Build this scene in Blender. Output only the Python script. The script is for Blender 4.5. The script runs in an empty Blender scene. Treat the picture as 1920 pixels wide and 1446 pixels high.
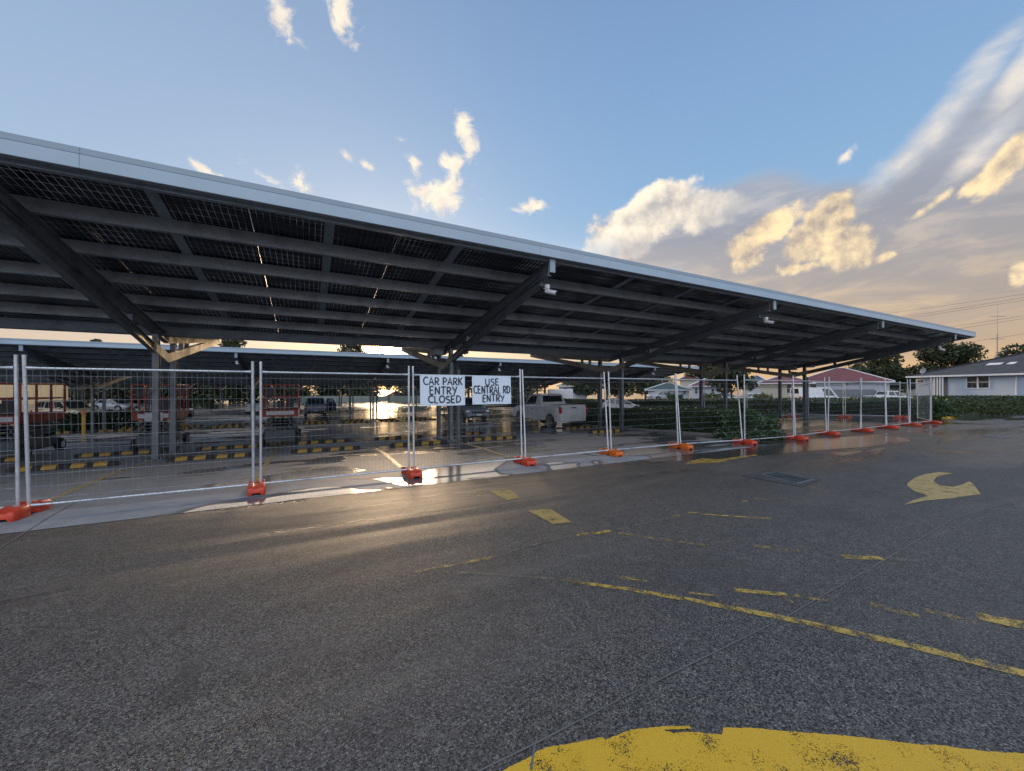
import bpy, bmesh, math, random
import numpy as np
from mathutils import Vector, Matrix
random.seed(7); RNG = np.random.default_rng(11)
SC = bpy.context.scene
COL = SC.collection
F = 727.0; HY = 730.0; CX = 960.0; CAMH = 1.65
SN, CS = 0.4634, 0.8861           # camera looks along (SN, CS): x runs along the fence, y away from it
YAW = math.atan2(SN, CS)

# ------------------------------------------------------------------ helpers
def sstep(a, b, x):
    t = min(1, max(0, (x - a) / (b - a))); return t * t * (3 - 2 * t)
def gz(x, y):
    d = .045 * (min(y, 19) - 10.2) if y > 10.2 else 0
    if y > 19: d += .033 * (min(y, 36) - 19)
    d *= 1 - sstep(30, 44, x)
    return -d - .35 * sstep(42, 50, x)
def at(px, t):                     # world x,y of a sight line at depth t
    X = (px - CX) / F * t
    return X * CS + t * SN, -X * SN + t * CS
def G(px, py):                     # the ground point seen at a pixel
    t = CAMH * F / max(py - HY, 1)
    for _ in range(60):
        x, y = at(px, t)
        t = .6 * t + .4 * (CAMH - gz(x, y)) * F / (py - HY)
    x, y = at(px, t)
    return Vector((x, y, gz(x, y)))

def mat(name):
    m = bpy.data.materials.new(name); m.use_nodes = True
    nt = m.node_tree; nt.nodes.clear()
    out = nt.nodes.new('ShaderNodeOutputMaterial'); b = nt.nodes.new('ShaderNodeBsdfPrincipled')
    nt.links.new(b.outputs[0], out.inputs[0]); return m, nt, b, out
def N(nt, t, **kw):
    n = nt.nodes.new(t)
    for k, v in kw.items(): setattr(n, k, v)
    return n
def noise(nt, vec, scale, detail=4, rough=.55, dist=0):
    n = N(nt, 'ShaderNodeTexNoise'); n.inputs['Scale'].default_value = scale; n.inputs['Detail'].default_value = detail
    n.inputs['Roughness'].default_value = rough; n.inputs['Distortion'].default_value = dist
    if vec is not None: nt.links.new(vec, n.inputs['Vector'])
    return n
def ramp(nt, fac, stops):
    r = N(nt, 'ShaderNodeValToRGB'); e = r.color_ramp.elements
    while len(e) < len(stops): e.new(.5)
    for i, (p, c) in enumerate(stops):
        e[i].position = p; e[i].color = (*c, 1) if len(c) == 3 else c
    nt.links.new(fac, r.inputs[0]); return r
def mth(nt, op, a, b=None, c=None, clamp=False):
    n = N(nt, 'ShaderNodeMath', operation=op, use_clamp=clamp)
    for i, v in enumerate((a, b, c)):
        if v is None: continue
        if isinstance(v, (int, float)): n.inputs[i].default_value = v
        else: nt.links.new(v, n.inputs[i])
    return n.outputs[0]
def mrange(nt, v, a, b, c=0., d=1., smooth=True):
    n = N(nt, 'ShaderNodeMapRange', interpolation_type='SMOOTHSTEP' if smooth else 'LINEAR')
    for i, q in enumerate((v, a, b, c, d)):
        if isinstance(q, (int, float)): n.inputs[i].default_value = q
        else: nt.links.new(q, n.inputs[i])
    return n.outputs[0]
def mixc(nt, f, a, b, mode='MIX'):
    n = N(nt, 'ShaderNodeMix', data_type='RGBA', blend_type=mode)
    for k, v in ((0, f), (6, a), (7, b)):
        if isinstance(v, (int, float)): n.inputs[k].default_value = v
        elif isinstance(v, tuple): n.inputs[k].default_value = (*v[:3], 1)
        else: nt.links.new(v, n.inputs[k])
    return n.outputs[2]
def pos(nt):
    return N(nt, 'ShaderNodeNewGeometry').outputs['Position']
def objc(nt):
    return N(nt, 'ShaderNodeTexCoord').outputs['Object']
def scl(nt, v, s, rot=(0, 0, 0)):
    n = N(nt, 'ShaderNodeMapping'); n.inputs['Scale'].default_value = s; n.inputs['Rotation'].default_value = rot
    nt.links.new(v, n.inputs[0]); return n.outputs[0]
def bump(nt, b, h, strength, dist=.01):
    n = N(nt, 'ShaderNodeBump'); n.inputs['Strength'].default_value = strength; n.inputs['Distance'].default_value = dist
    nt.links.new(h, n.inputs['Height']); nt.links.new(n.outputs[0], b.inputs['Normal']); return n

def simple(name, col, rough=.5, metal=0., var=.18, vscale=3., coat=0., bmp=0., bscale=60, spec=.5):
    m, nt, b, o = mat(name)
    n = noise(nt, objc(nt), vscale, 5, .6)
    lo = tuple(c * (1 - var) for c in col); hi = tuple(min(1, c * (1 + var)) for c in col)
    r = ramp(nt, n.outputs[0], [(.3, lo), (.7, hi)])
    nt.links.new(r.outputs[0], b.inputs['Base Color'])
    rr = mrange(nt, n.outputs[0], .3, .7, max(.02, rough - .08), min(1, rough + .1)); nt.links.new(rr, b.inputs['Roughness'])
    b.inputs['Metallic'].default_value = metal; b.inputs['Coat Weight'].default_value = coat
    b.inputs['Specular IOR Level'].default_value = spec
    if bmp: bump(nt, b, noise(nt, objc(nt), bscale, 3).outputs[0], bmp, .005)
    return m

class MB:
    def __init__(s): s.v = []; s.f = []; s.mi = []; s.cur = 0
    def add(s, vs, fs):
        o = len(s.v); s.v += [tuple(p) for p in vs]
        for f in fs: s.f.append([i + o for i in f]); s.mi.append(s.cur)
    def box(s, x0, x1, y0, y1, z0, z1, M=None):
        vs = [Vector((x, y, z)) for z in (z0, z1) for y in (y0, y1) for x in (x0, x1)]
        if M is not None: vs = [M @ v for v in vs]
        s.add(vs, [(0, 2, 3, 1), (4, 5, 7, 6), (0, 1, 5, 4), (2, 6, 7, 3), (0, 4, 6, 2), (1, 3, 7, 5)]); return s
    def bar(s, p0, p1, w, h, up=(0, 0, 1)):       # rectangular bar, w sideways, h along up
        p0, p1 = Vector(p0), Vector(p1); d = (p1 - p0).normalized(); u = Vector(up)
        r = d.cross(u).normalized(); u = r.cross(d).normalized()
        vs = [p + r * (a * w / 2) + u * (b * h / 2) for p in (p0, p1) for a, b in ((-1, -1), (1, -1), (1, 1), (-1, 1))]
        s.add(vs, [(0, 1, 2, 3)[::-1], (4, 5, 6, 7), (0, 1, 5, 4), (1, 2, 6, 5), (2, 3, 7, 6), (3, 0, 4, 7)]); return s
    def tube(s, pts, r, n=8, caps=True, rs=None):
        pts = [Vector(p) for p in pts]; rings = []
        prev = None
        for i, p in enumerate(pts):
            d = (pts[min(i + 1, len(pts) - 1)] - pts[max(i - 1, 0)]).normalized()
            a = Vector((0, 0, 1)) if abs(d.z) < .9 else Vector((1, 0, 0))
            if prev is not None and prev.length > 0: a = prev
            u = (a - d * a.dot(d)).normalized(); w = d.cross(u); prev = u
            rr = rs[i] if rs else r
            rings.append([p + (u * math.cos(2 * math.pi * k / n) + w * math.sin(2 * math.pi * k / n)) * rr for k in range(n)])
        vs = [q for g in rings for q in g]; fs = []
        for i in range(len(pts) - 1):
            for k in range(n):
                a, b = i * n + k, i * n + (k + 1) % n
                fs.append((a, b, b + n, a + n))
        if caps: fs += [tuple(range(n))[::-1], tuple(range((len(pts) - 1) * n, len(pts) * n))]
        s.add(vs, fs); return s
    def prism(s, poly, y0, y1, M=None):           # poly in (x,z), extruded along y
        n = len(poly)
        vs = [Vector((x, y0, z)) for x, z in poly] + [Vector((x, y1, z)) for x, z in poly]
        if M is not None: vs = [M @ v for v in vs]
        s.add(vs, [tuple(range(n)), tuple(range(2 * n - 1, n - 1, -1))] + [(i, i + n, (i + 1) % n + n, (i + 1) % n) for i in range(n)]); return s
    def loft(s, rings):
        n = len(rings[0]); vs = [p for r in rings for p in r]; fs = []
        for i in range(len(rings) - 1):
            for k in range(n):
                a, b = i * n + k, i * n + (k + 1) % n
                fs.append((a, b, b + n, a + n))
        fs += [tuple(range(n))[::-1], tuple(range((len(rings) - 1) * n, len(rings) * n))]
        s.add(vs, fs); return s
    def build(s, name, m, parent=None, bevel=0, smooth=False, ang=35, seg=1):
        me = bpy.data.meshes.new(name); me.from_pydata(s.v, [], s.f)
        for q in (m if isinstance(m, (list, tuple)) else [m]): me.materials.append(q)
        if any(s.mi): me.polygons.foreach_set('material_index', s.mi)
        bm = bmesh.new(); bm.from_mesh(me)
        bmesh.ops.recalc_face_normals(bm, faces=bm.faces)
        if bevel:
            es = [e for e in bm.edges if len(e.link_faces) == 2 and e.calc_face_angle(0) > .5]
            bmesh.ops.bevel(bm, geom=es, offset=bevel, segments=seg, affect='EDGES', profile=.5, clamp_overlap=True)
        bm.to_mesh(me); bm.free()
        if smooth or bevel:
            me.polygons.foreach_set('use_smooth', [True] * len(me.polygons))
            me.set_sharp_from_angle(angle=math.radians(ang))
        o = bpy.data.objects.new(name, me); COL.objects.link(o)
        if parent: o.parent = parent
        return o
def quads(name, V, m, parent=None):               # V: (n,4,3) numpy, loose quads
    n = len(V); me = bpy.data.meshes.new(name)
    me.vertices.add(n * 4); me.vertices.foreach_set('co', np.ascontiguousarray(V, dtype=np.float32).ravel())
    me.loops.add(n * 4); me.loops.foreach_set('vertex_index', np.arange(n * 4, dtype=np.int32))
    me.polygons.add(n); me.polygons.foreach_set('loop_start', np.arange(0, n * 4, 4, dtype=np.int32))
    me.update(calc_edges=True); me.validate()
    me.materials.append(m)
    o = bpy.data.objects.new(name, me); COL.objects.link(o)
    if parent: o.parent = parent
    return o
def thing(name, label, cat, loc=(0, 0, 0), rz=0, group=None):
    o = bpy.data.objects.new(name, None); COL.objects.link(o); o.empty_display_size = .2
    o.location = loc; o.rotation_euler = (0, 0, rz); o['label'] = label; o['category'] = cat
    if group: o['group'] = group
    return o
def tag(o, label, cat, group=None):
    o['label'] = label; o['category'] = cat
    if group: o['group'] = group
    return o
def struct(o, label=None):
    o['kind'] = 'structure'
    if label: o['label'] = label
    return o
KIDS = {}
def dup(root, loc, rz, label, group=None, mats=None):
    def cp(o, par):
        c = o.copy(); COL.objects.link(c); c.parent = par
        for ch in [k for k in ALLK(o)]: cp(ch, c)
        return c
    r = root.copy(); COL.objects.link(r); r.location = loc; r.rotation_euler = (0, 0, rz); r['label'] = label
    if group: r['group'] = group
    for ch in ALLK(root): cp(ch, r)
    return r
def ALLK(o): return [c for c in o.children]

# ------------------------------------------------------------------ materials
def m_galv(name, col, rough=.42, metal=.35):
    m, nt, b, o = mat(name)
    v = N(nt, 'ShaderNodeTexVoronoi'); v.inputs['Scale'].default_value = 30; nt.links.new(objc(nt), v.inputs[0])
    n = noise(nt, objc(nt), 2.5, 6, .65)
    c1 = mixc(nt, v.outputs['Color'], tuple(c * .85 for c in col), tuple(c * 1.12 for c in col))
    c2 = mixc(nt, mrange(nt, n.outputs[0], .45, .75), c1, tuple(c * .6 for c in col))
    nt.links.new(c2, b.inputs['Base Color']); b.inputs['Metallic'].default_value = metal
    nt.links.new(mrange(nt, n.outputs[0], .3, .7, rough - .08, rough + .14), b.inputs['Roughness'])
    return m
M_STEEL = m_galv('weathered_galvanised_steel', (.29, .335, .385))
M_PALE = m_galv('new_galvanised_bracket', (.50, .47, .41), .55, .0)
M_RAFT = m_galv('dull_galvanised_beam', (.17, .19, .215), .4, .3)
M_FENCE = m_galv('fence_zinc', (.62, .66, .70), .34, .6)
M_WIRE = m_galv('mesh_zinc', (.27, .29, .31), .4, .5)
M_FASC = simple('light_grey_fascia', (.38, .48, .56), .4, 0, .08, 1.2)
M_FASC2 = simple('fascia_upper_strip', (.30, .37, .43), .45, 0, .05, 1.2)
M_DARK = simple('dark_rubber', (.02, .02, .022), .75, 0, .3, 8)
M_BLACK = simple('black_plastic', (.015, .016, .018), .45, 0, .2, 8)
M_BOOT = simple('stop_yellow', (.40, .235, .03), .6, 0, .3, 14)
M_ORANGE = [simple('foot_red_orange', (.55, .055, .022), .42, 0, .2, 7, bmp=.15, bscale=40), simple('foot_orange', (.62, .13, .012), .42, 0, .2, 7, bmp=.15, bscale=40)]
M_WHITE = simple('white_paint', (.72, .73, .74), .3, 0, .05, 2, coat=.6)
M_SILV = simple('silver_paint', (.35, .37, .40), .3, .3, .06, 2, coat=.6)
M_GREYP = simple('grey_blue_paint', (.14, .17, .20), .3, .3, .1, 2, coat=.6)
M_BLUEP = simple('blue_paint', (.012, .05, .13), .25, .2, .1, 2, coat=.8)
M_GOLD = simple('champagne_paint', (.42, .34, .22), .3, .3, .08, 2, coat=.7)
M_BLKP = simple('black_paint', (.02, .022, .026), .25, 0, .1, 2, coat=.8)
M_GLASS, _nt, _b, _ = mat('tinted_car_glass'); _b.inputs['Base Color'].default_value = (.015, .02, .022, 1); _b.inputs['Roughness'].default_value = .06; _b.inputs['Specular IOR Level'].default_value = .8
M_WIN, _nt, _b, _ = mat('house_window_glass')
_n = noise(_nt, objc(_nt), 4, 3); _nt.links.new(ramp(_nt, _n.outputs[0], [(.35, (.02, .025, .03)), (.65, (.09, .085, .08))]).outputs[0], _b.inputs['Base Color']); _b.inputs['Roughness'].default_value = .12
M_RIM = simple('alloy_rim', (.45, .46, .48), .3, .7, .1, 8)
M_TAIL = simple('red_lens', (.5, .012, .012), .2, 0, .1, 8, coat=.5)
M_LENS = simple('clear_lens', (.7, .72, .74), .12, .2, .05, 8, coat=.8)
M_PLATE = simple('number_plate_white', (.62, .62, .58), .4, 0, .1, 10)
M_LIFT = simple('lift_red', (.26, .022, .014), .42, 0, .25, 3, bmp=.05)
M_LIFTD = simple('lift_dark_grey', (.09, .11, .125), .5, .3, .35, 5)
M_LIFTY = simple('lift_yellow', (.55, .36, .04), .45, 0, .2, 5)
M_SIGN = simple('white_corflute_board', (.70, .79, .88), .4, 0, .03, 3)
M_INK = simple('navy_marker_paint', (.012, .022, .05), .6, 0, .25, 12)
M_LABEL = simple('white_sticker', (.55, .57, .6), .5, 0, .2, 14)
M_CONC = simple('kerb_concrete', (.26, .25, .24), .7, 0, .25, 4, bmp=.4, bscale=50)
M_KYEL = simple('kerb_yellow_paint', (.55, .36, .04), .6, 0, .35, 6, bmp=.3)
M_CAM = simple('camera_white', (.7, .71, .72), .35, 0, .04, 6)
M_BRICK = simple('red_brick', (.13, .065, .045), .8, 0, .3, 9)
M_SOIL = simple('bed_soil', (.05, .035, .025), .9, 0, .4, 9, bmp=.5)

def m_leaf(name, dark, light, rough=.5, back=.12):
    m, nt, b, o = mat(name)
    g = N(nt, 'ShaderNodeNewGeometry')
    n = noise(nt, g.outputs['Position'], 1.3, 3)
    f = mth(nt, 'ADD', mth(nt, 'MULTIPLY', g.outputs['Random Per Island'], .65), mth(nt, 'MULTIPLY', n.outputs[0], .5), clamp=True)
    r = ramp(nt, f, [(.15, dark), (.55, tuple((a + c) / 2 for a, c in zip(dark, light))), (.95, light)])
    nt.links.new(r.outputs[0], b.inputs['Base Color']); b.inputs['Roughness'].default_value = rough
    t = N(nt, 'ShaderNodeBsdfTranslucent'); nt.links.new(r.outputs[0], t.inputs[0])
    mx = N(nt, 'ShaderNodeMixShader'); mx.inputs[0].default_value = back
    nt.links.new(b.outputs[0], mx.inputs[1]); nt.links.new(t.outputs[0], mx.inputs[2]); nt.links.new(mx.outputs[0], o.inputs[0])
    return m
M_HEDGE = m_leaf('clipped_hedge_leaf', (.012, .024, .008), (.065, .095, .025), .5, .1)
M_SHRUB = m_leaf('glossy_shrub_leaf', (.015, .040, .015), (.06, .13, .04), .35, .15)
M_TREE = m_leaf('tree_leaf', (.018, .030, .012), (.07, .085, .03), .55, .2)
M_EUC = m_leaf('eucalyptus_leaf', (.03, .04, .022), (.11, .12, .06), .5, .25)
M_GRASSY = m_leaf('light_shrub_leaf', (.05, .08, .02), (.20, .22, .08), .6, .25)
M_BARK = simple('bark', (.12, .09, .07), .9, 0, .35, 5, bmp=.6, bscale=12)

def m_asphalt():
    m, nt, b, o = mat('wet_coarse_asphalt')
    P = pos(nt)
    # aggregate stones
    v = N(nt, 'ShaderNodeTexVoronoi'); v.inputs['Scale'].default_value = 112; nt.links.new(P, v.inputs[0])
    v2 = N(nt, 'ShaderNodeTexVoronoi', feature='DISTANCE_TO_EDGE'); v2.inputs['Scale'].default_value = 112; nt.links.new(P, v2.inputs[0])
    sep = N(nt, 'ShaderNodeSeparateColor'); nt.links.new(v.outputs['Color'], sep.inputs[0])
    fine = noise(nt, P, 150, 3, .7)
    big = noise(nt, P, .35, 5, .6); mid = noise(nt, P, 7, 5, .7)
    stone = ramp(nt, sep.outputs[0], [(0, (.005, .005, .006)), (.24, (.014, .014, .014)), (.36, (.080, .075, .068)), (.75, (.138, .130, .118)), (1, (.28, .262, .235))])
    c = mixc(nt, mrange(nt, v2.outputs['Distance'], .0, .10), (.045, .043, .041), stone.outputs[0])
    c = mixc(nt, mrange(nt, big.outputs[0], .38, .68, 0, .40), c, (.040, .038, .038))
    c = mixc(nt, .5, c, mixc(nt, 1, c, ramp(nt, mid.outputs[0], [(.3, (.45, .45, .46)), (.7, (1.25, 1.22, 1.18))]).outputs[0], 'MULTIPLY'))
    # wet film, long patches with standing water
    w = noise(nt, scl(nt, P, (.13, .50, 1)), 1.0, 6, .6, 1.0)
    sx = N(nt, 'ShaderNodeSeparateXYZ'); nt.links.new(P, sx.inputs[0])
    nearf = mrange(nt, sx.outputs[1], 1.5, 7.5, -.10, .06)
    rightf = mrange(nt, sx.outputs[0], 7, 15, 0, .075)
    wv = mth(nt, 'ADD', mth(nt, 'ADD', w.outputs[0], nearf), rightf)
    film = mrange(nt, mth(nt, 'ADD', wv, mrange(nt, sx.outputs[0], 10, 22, 0, .16)), .40, .60)
    pud = mrange(nt, wv, .555, .63)
    rough = mth(nt, 'SUBTRACT', .62, mth(nt, 'MULTIPLY', film, .34))
    rough = mth(nt, 'ADD', rough, mth(nt, 'MULTIPLY', mth(nt, 'SUBTRACT', fine.outputs[0], .5), .25))
    rough = mth(nt, 'SUBTRACT', rough, mth(nt, 'MULTIPLY', pud, .22), clamp=True)
    nt.links.new(rough, b.inputs['Roughness'])
    st = noise(nt, P, 1.1, 4, .6, 1.2); st2 = noise(nt, scl(nt, P, (.25, 1.6, 1), (0, 0, .5)), .8, 5, .65)
    c = mixc(nt, mrange(nt, st.outputs[0], .60, .70, 0, .45), c, (.028, .026, .024))
    c = mixc(nt, mrange(nt, st2.outputs[0], .50, .72, 0, .35), c, (.15, .142, .13))
    c = mixc(nt, mth(nt, 'MULTIPLY', pud, .55), c, (.018, .018, .02))
    nt.links.new(c, b.inputs['Base Color']); b.inputs['Specular IOR Level'].default_value = .55
    h = mth(nt, 'ADD', mth(nt, 'MULTIPLY', mrange(nt, v2.outputs['Distance'], 0, .25), .8), mth(nt, 'MULTIPLY', fine.outputs[0], .5))
    h = mth(nt, 'MULTIPLY', h, mth(nt, 'SUBTRACT', 1.0, mth(nt, 'MULTIPLY', pud, .93)))
    bump(nt, b, h, .55, .006)
    return m
def m_carpark():
    m, nt, b, o = mat('smooth_car_park_asphalt')
    P = pos(nt)
    fine = noise(nt, P, 90, 3, .7); mid = noise(nt, P, 3, 6, .65); big = noise(nt, P, .5, 4)
    c = ramp(nt, fine.outputs[0], [(.35, (.20, .215, .24)), (.65, (.32, .34, .37))]).outputs[0]
    c = mixc(nt, 1, c, ramp(nt, mid.outputs[0], [(.3, (.80, .80, .80)), (.7, (1.15, 1.15, 1.15))]).outputs[0], 'MULTIPLY')
    w = noise(nt, scl(nt, P, (.30, .62, 1), (0, 0, .12)), 1.0, 3.2, .5, .9)
    sx = N(nt, 'ShaderNodeSeparateXYZ'); nt.links.new(P, sx.inputs[0])
    k = mth(nt, 'ADD', w.outputs[0], mth(nt, 'ADD', mrange(nt, sx.outputs[1], 13, 20, 0, .11), mrange(nt, sx.outputs[0], -3, 2.5, -.12, .01)))
    wet = mrange(nt, k, .505, .525); edge = mrange(nt, k, .485, .51)
    c = mixc(nt, mth(nt, 'MULTIPLY', edge, .68), c, (.022, .022, .024))
    nt.links.new(c, b.inputs['Base Color'])
    nt.links.new(mth(nt, 'ADD', mth(nt, 'SUBTRACT', mrange(nt, sx.outputs[1], 13, 22, .60, .36), mth(nt, 'MULTIPLY', wet, mrange(nt, sx.outputs[1], 13, 22, .46, .24))), mth(nt, 'MULTIPLY', mth(nt, 'SUBTRACT', mid.outputs[0], .5), .10)), b.inputs['Roughness'])
    h = mth(nt, 'MULTIPLY', fine.outputs[0], mth(nt, 'SUBTRACT', 1, mth(nt, 'MULTIPLY', wet, .9)))
    bump(nt, b, h, .3, .004)
    return m
def m_marking(name, col, wear, scale=9, thr=.5, soft=.06):
    m, nt, b, o = mat(name)
    P = pos(nt)
    n1 = noise(nt, P, scale, 7, .72); n2 = noise(nt, P, 140, 2, .6); n3 = noise(nt, P, 3.5, 5, .7)
    nt.links.new(mixc(nt, n2.outputs[0], tuple(c * .7 for c in col), tuple(min(1, c * 1.2) for c in col)), b.inputs['Base Color'])
    nt.links.new(mixc(nt, mrange(nt, n3.outputs[0], .5, .75, 0, .45), mixc(nt, n2.outputs[0], tuple(c * .7 for c in col), tuple(min(1, c * 1.2) for c in col)), tuple(c * .45 for c in col)), b.inputs['Base Color'])
    b.inputs['Roughness'].default_value = .45
    k = mth(nt, 'ADD', mth(nt, 'MULTIPLY', n1.outputs[0], .62), mth(nt, 'MULTIPLY', n2.outputs[0], .38))
    f = mrange(nt, k, wear - soft, wear + soft)
    bump(nt, b, n2.outputs[0], .4, .004)
    t = N(nt, 'ShaderNodeBsdfTransparent'); mx = N(nt, 'ShaderNodeMixShader')
    nt.links.new(f, mx.inputs[0]); nt.links.new(t.outputs[0], mx.inputs[1]); nt.links.new(b.outputs[0], mx.inputs[2]); nt.links.new(mx.outputs[0], o.inputs[0])
    return m
YEL = (.72, .42, .015)
M_MARK = m_marking('yellow_line_paint', (.50, .34, .07), .49)
M_MARKBIG = m_marking('fresh_yellow_paint', (.66, .39, .02), .43, 5, soft=.05)
M_MARKWORN = m_marking('worn_yellow_paint', (.44, .30, .08), .53, 9)
M_MARKGHOST = m_marking('ghost_of_old_line', (.20, .18, .13), .52, 12, soft=.12)
M_MARKARR = m_marking('pale_yellow_arrow_paint', (.42, .31, .11), .43, 6)
M_MARKBLUE = m_marking('blue_spray_paint', (.01, .22, .55), .42, 20)
M_JOINT = m_marking('pavement_joint_sealant', (.14, .14, .135), .42, 3)
M_ROADW = simple('far_verge', (.09, .10, .06), .9, 0, .3, .5)

def m_solar():
    m, nt, b, o = mat('bifacial_solar_cells')
    C = objc(nt); s = N(nt, 'ShaderNodeSeparateXYZ'); nt.links.new(C, s.inputs[0])
    def grid(v, step, half):
        fr = mth(nt, 'FRACT', mth(nt, 'DIVIDE', v, step))
        d = mth(nt, 'ABSOLUTE', mth(nt, 'SUBTRACT', fr, .5))
        return mth(nt, 'GREATER_THAN', d, .5 - half / step)
    gx = grid(s.outputs[0], .0905, .0030); gy = grid(s.outputs[1], .182, .0042)
    n = noise(nt, C, 1.7, 2)
    line = mth(nt, 'MAXIMUM', gx, mth(nt, 'MULTIPLY', gy, .7))
    cn = noise(nt, C, 3.1, 3)
    nt.links.new(mixc(nt, cn.outputs[0], (.006, .008, .016), (.016, .020, .034)), b.inputs['Base Color']); b.inputs['Roughness'].default_value = .22
    tl = N(nt, 'ShaderNodeBsdfTranslucent'); tl.inputs[0].default_value = (.75, .78, .80, 1); mx = N(nt, 'ShaderNodeMixShader')
    nt.links.new(mth(nt, 'MULTIPLY', line, mrange(nt, n.outputs[0],   .35, .7, .16, .60)), mx.inputs[0])
    nt.links.new(b.outputs[0], mx.inputs[1]); nt.links.new(tl.outputs[0], mx.inputs[2]); nt.links.new(mx.outputs[0], o.inputs[0])
    return m
M_SOLAR = m_solar()

# ------------------------------------------------------------------ camera
cam = bpy.data.cameras.new('camera'); co = bpy.data.objects.new('camera', cam); COL.objects.link(co)
cam.sensor_width = 36; cam.lens = F / 1920 * 36; cam.clip_start = .05; cam.clip_end = 4000
cam.shift_y = 7 / 1920
co.location = (0, 0, CAMH); co.rotation_euler = (math.pi / 2, 0, -YAW); SC.camera = co

# ------------------------------------------------------------------ sun and sky
SUNPX, SUNPY = 742, 562
r_ = (SUNPX - CX) / F; sd = Vector((r_ * CS + SN, -r_ * SN + CS, (HY - SUNPY) / F)).normalized()
sl = bpy.data.lights.new('sun', 'SUN'); sl.energy = 2.0; sl.angle = math.radians(10); sl.color = (1, .70, .42)
so = bpy.data.objects.new('sun', sl); COL.objects.link(so); so.rotation_euler = sd.to_track_quat('Z', 'Y').to_euler(); so.location = sd * 100
w = bpy.data.worlds.new('World'); SC.world = w; w.use_nodes = True
nt = w.node_tree; nt.nodes.clear()
wo = N(nt, 'ShaderNodeOutputWorld'); bg = N(nt, 'ShaderNodeBackground'); nt.links.new(bg.outputs[0], wo.inputs[0])
sky = N(nt, 'ShaderNodeTexSky', sky_type='NISHITA'); sky.sun_disc = False
sky.sun_elevation = math.asin(sd.z); sky.sun_rotation = math.atan2(sd.x, sd.y)
tc = N(nt, 'ShaderNodeTexCoord'); D = tc.outputs['Generated']
sx = N(nt, 'ShaderNodeSeparateXYZ'); nt.links.new(D, sx.inputs[0])
AZ = mth(nt, 'SUBTRACT', mth(nt, 'ARCTAN2', sx.outputs[0], sx.outputs[1]), YAW)
EL = mth(nt, 'ARCSINE', mth(nt, 'MAXIMUM', sx.outputs[2], -1))
def azel(px, py):
    a = math.atan((px - CX) / F); return a, math.atan((HY - py) / F * math.cos(a))
def S(r, g, b):
    f = lambda c: ((c / 255 + .055) / 1.055) ** 2.4 if c > 10 else c / 255 / 12.92
    return (f(r), f(g), f(b))
# clear sky: deeper blue to the right of the sun, paler and greyer above it
cl = ramp(nt, mrange(nt, EL, 0, .95, 0, 1, False), [(0, S(226, 186, 150)), (.10, S(205, 184, 168)), (.20, S(176, 190, 208)), (.36, S(163, 187, 214)), (.60, S(150, 176, 209)), (1, S(126, 152, 190))])
cr = ramp(nt, mrange(nt, EL, 0, .95, 0, 1, False), [(0, S(218, 178, 136)), (.08, S(202, 178, 152)), (.22, S(158, 188, 216)), (.45, S(138, 176, 214)), (.70, S(126, 162, 205)), (1, S(112, 142, 185))])
base = mixc(nt, mrange(nt, AZ, -.75, .35), cl.outputs[0], cr.outputs[0])
skyn = mixc(nt, 1, sky.outputs[0], (.085, .085, .085), 'MULTIPLY')
base = mixc(nt, .16, base, skyn)
# aureole round the low sun, and an added glow
vd = N(nt, 'ShaderNodeVectorMath', operation='DOT_PRODUCT'); nt.links.new(D, vd.inputs[0]); _r = (722 - CX) / F; vd.inputs[1].default_value = tuple(Vector((_r * CS + SN, -_r * SN + CS, (HY - 646) / F)).normalized())
ang = mth(nt, 'ARCCOSINE', mth(nt, 'MINIMUM', vd.outputs['Value'], 1))
_qa = mth(nt, 'DIVIDE', mth(nt, 'SUBTRACT', AZ, math.atan((700 - CX) / F)), .30); _qe = mth(nt, 'DIVIDE', mth(nt, 'SUBTRACT', EL, math.radians(13.4)), .050)
ground_fill = mth(nt, 'EXPONENT', mth(nt, 'MULTIPLY', mth(nt, 'ADD', mth(nt, 'MULTIPLY', _qa, _qa), mth(nt, 'MULTIPLY', _qe, _qe)), -.5))  # wide glow added behind the canopy roof to light the ground softly
g1 = mth(nt, 'EXPONENT', mth(nt, 'MULTIPLY', mth(nt, 'MULTIPLY', ang, ang), -1 / (2 * .019 ** 2)))
g2 = mth(nt, 'EXPONENT', mth(nt, 'MULTIPLY', ang, -1 / .16))
# clouds -------------------------------------------------
def blob(px, py, rx, ry, deg=0, amp=1.0):
    a0, e0 = azel(px, py); ca = math.cos(a0); ka = ca * ca / F; ke = ca * math.cos(e0) / F
    th = math.radians(deg)
    dx = mth(nt, 'DIVIDE', mth(nt, 'SUBTRACT', AZ, a0), ka); dy = mth(nt, 'DIVIDE', mth(nt, 'SUBTRACT', EL, e0), ke)
    u = mth(nt, 'DIVIDE', mth(nt, 'ADD', mth(nt, 'MULTIPLY', dx, math.cos(th)), mth(nt, 'MULTIPLY', dy, math.sin(th))), rx)
    v = mth(nt, 'DIVIDE', mth(nt, 'SUBTRACT', mth(nt, 'MULTIPLY', dy, math.cos(th)), mth(nt, 'MULTIPLY', dx, math.sin(th))), ry)
    q = mth(nt, 'SQRT', mth(nt, 'ADD', mth(nt, 'MULTIPLY', u, u), mth(nt, 'MULTIPLY', v, v)))
    return mth(nt, 'MULTIPLY', mth(nt, 'SUBTRACT', 1, q), amp)
def union(bl):
    r = blob(*bl[0])
    for b_ in bl[1:]: r = mth(nt, 'MAXIMUM', r, blob(*b_))
    return mth(nt, 'MAXIMUM', r, -2)
nA = noise(nt, D, 7, 8, .58, 0); nB = noise(nt, scl(nt, D, (1, 1, 1.6)), 4.0, 7, .58, .3)
off = N(nt, 'ShaderNodeVectorMath', operation='ADD'); nt.links.new(D, off.inputs[0])
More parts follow.
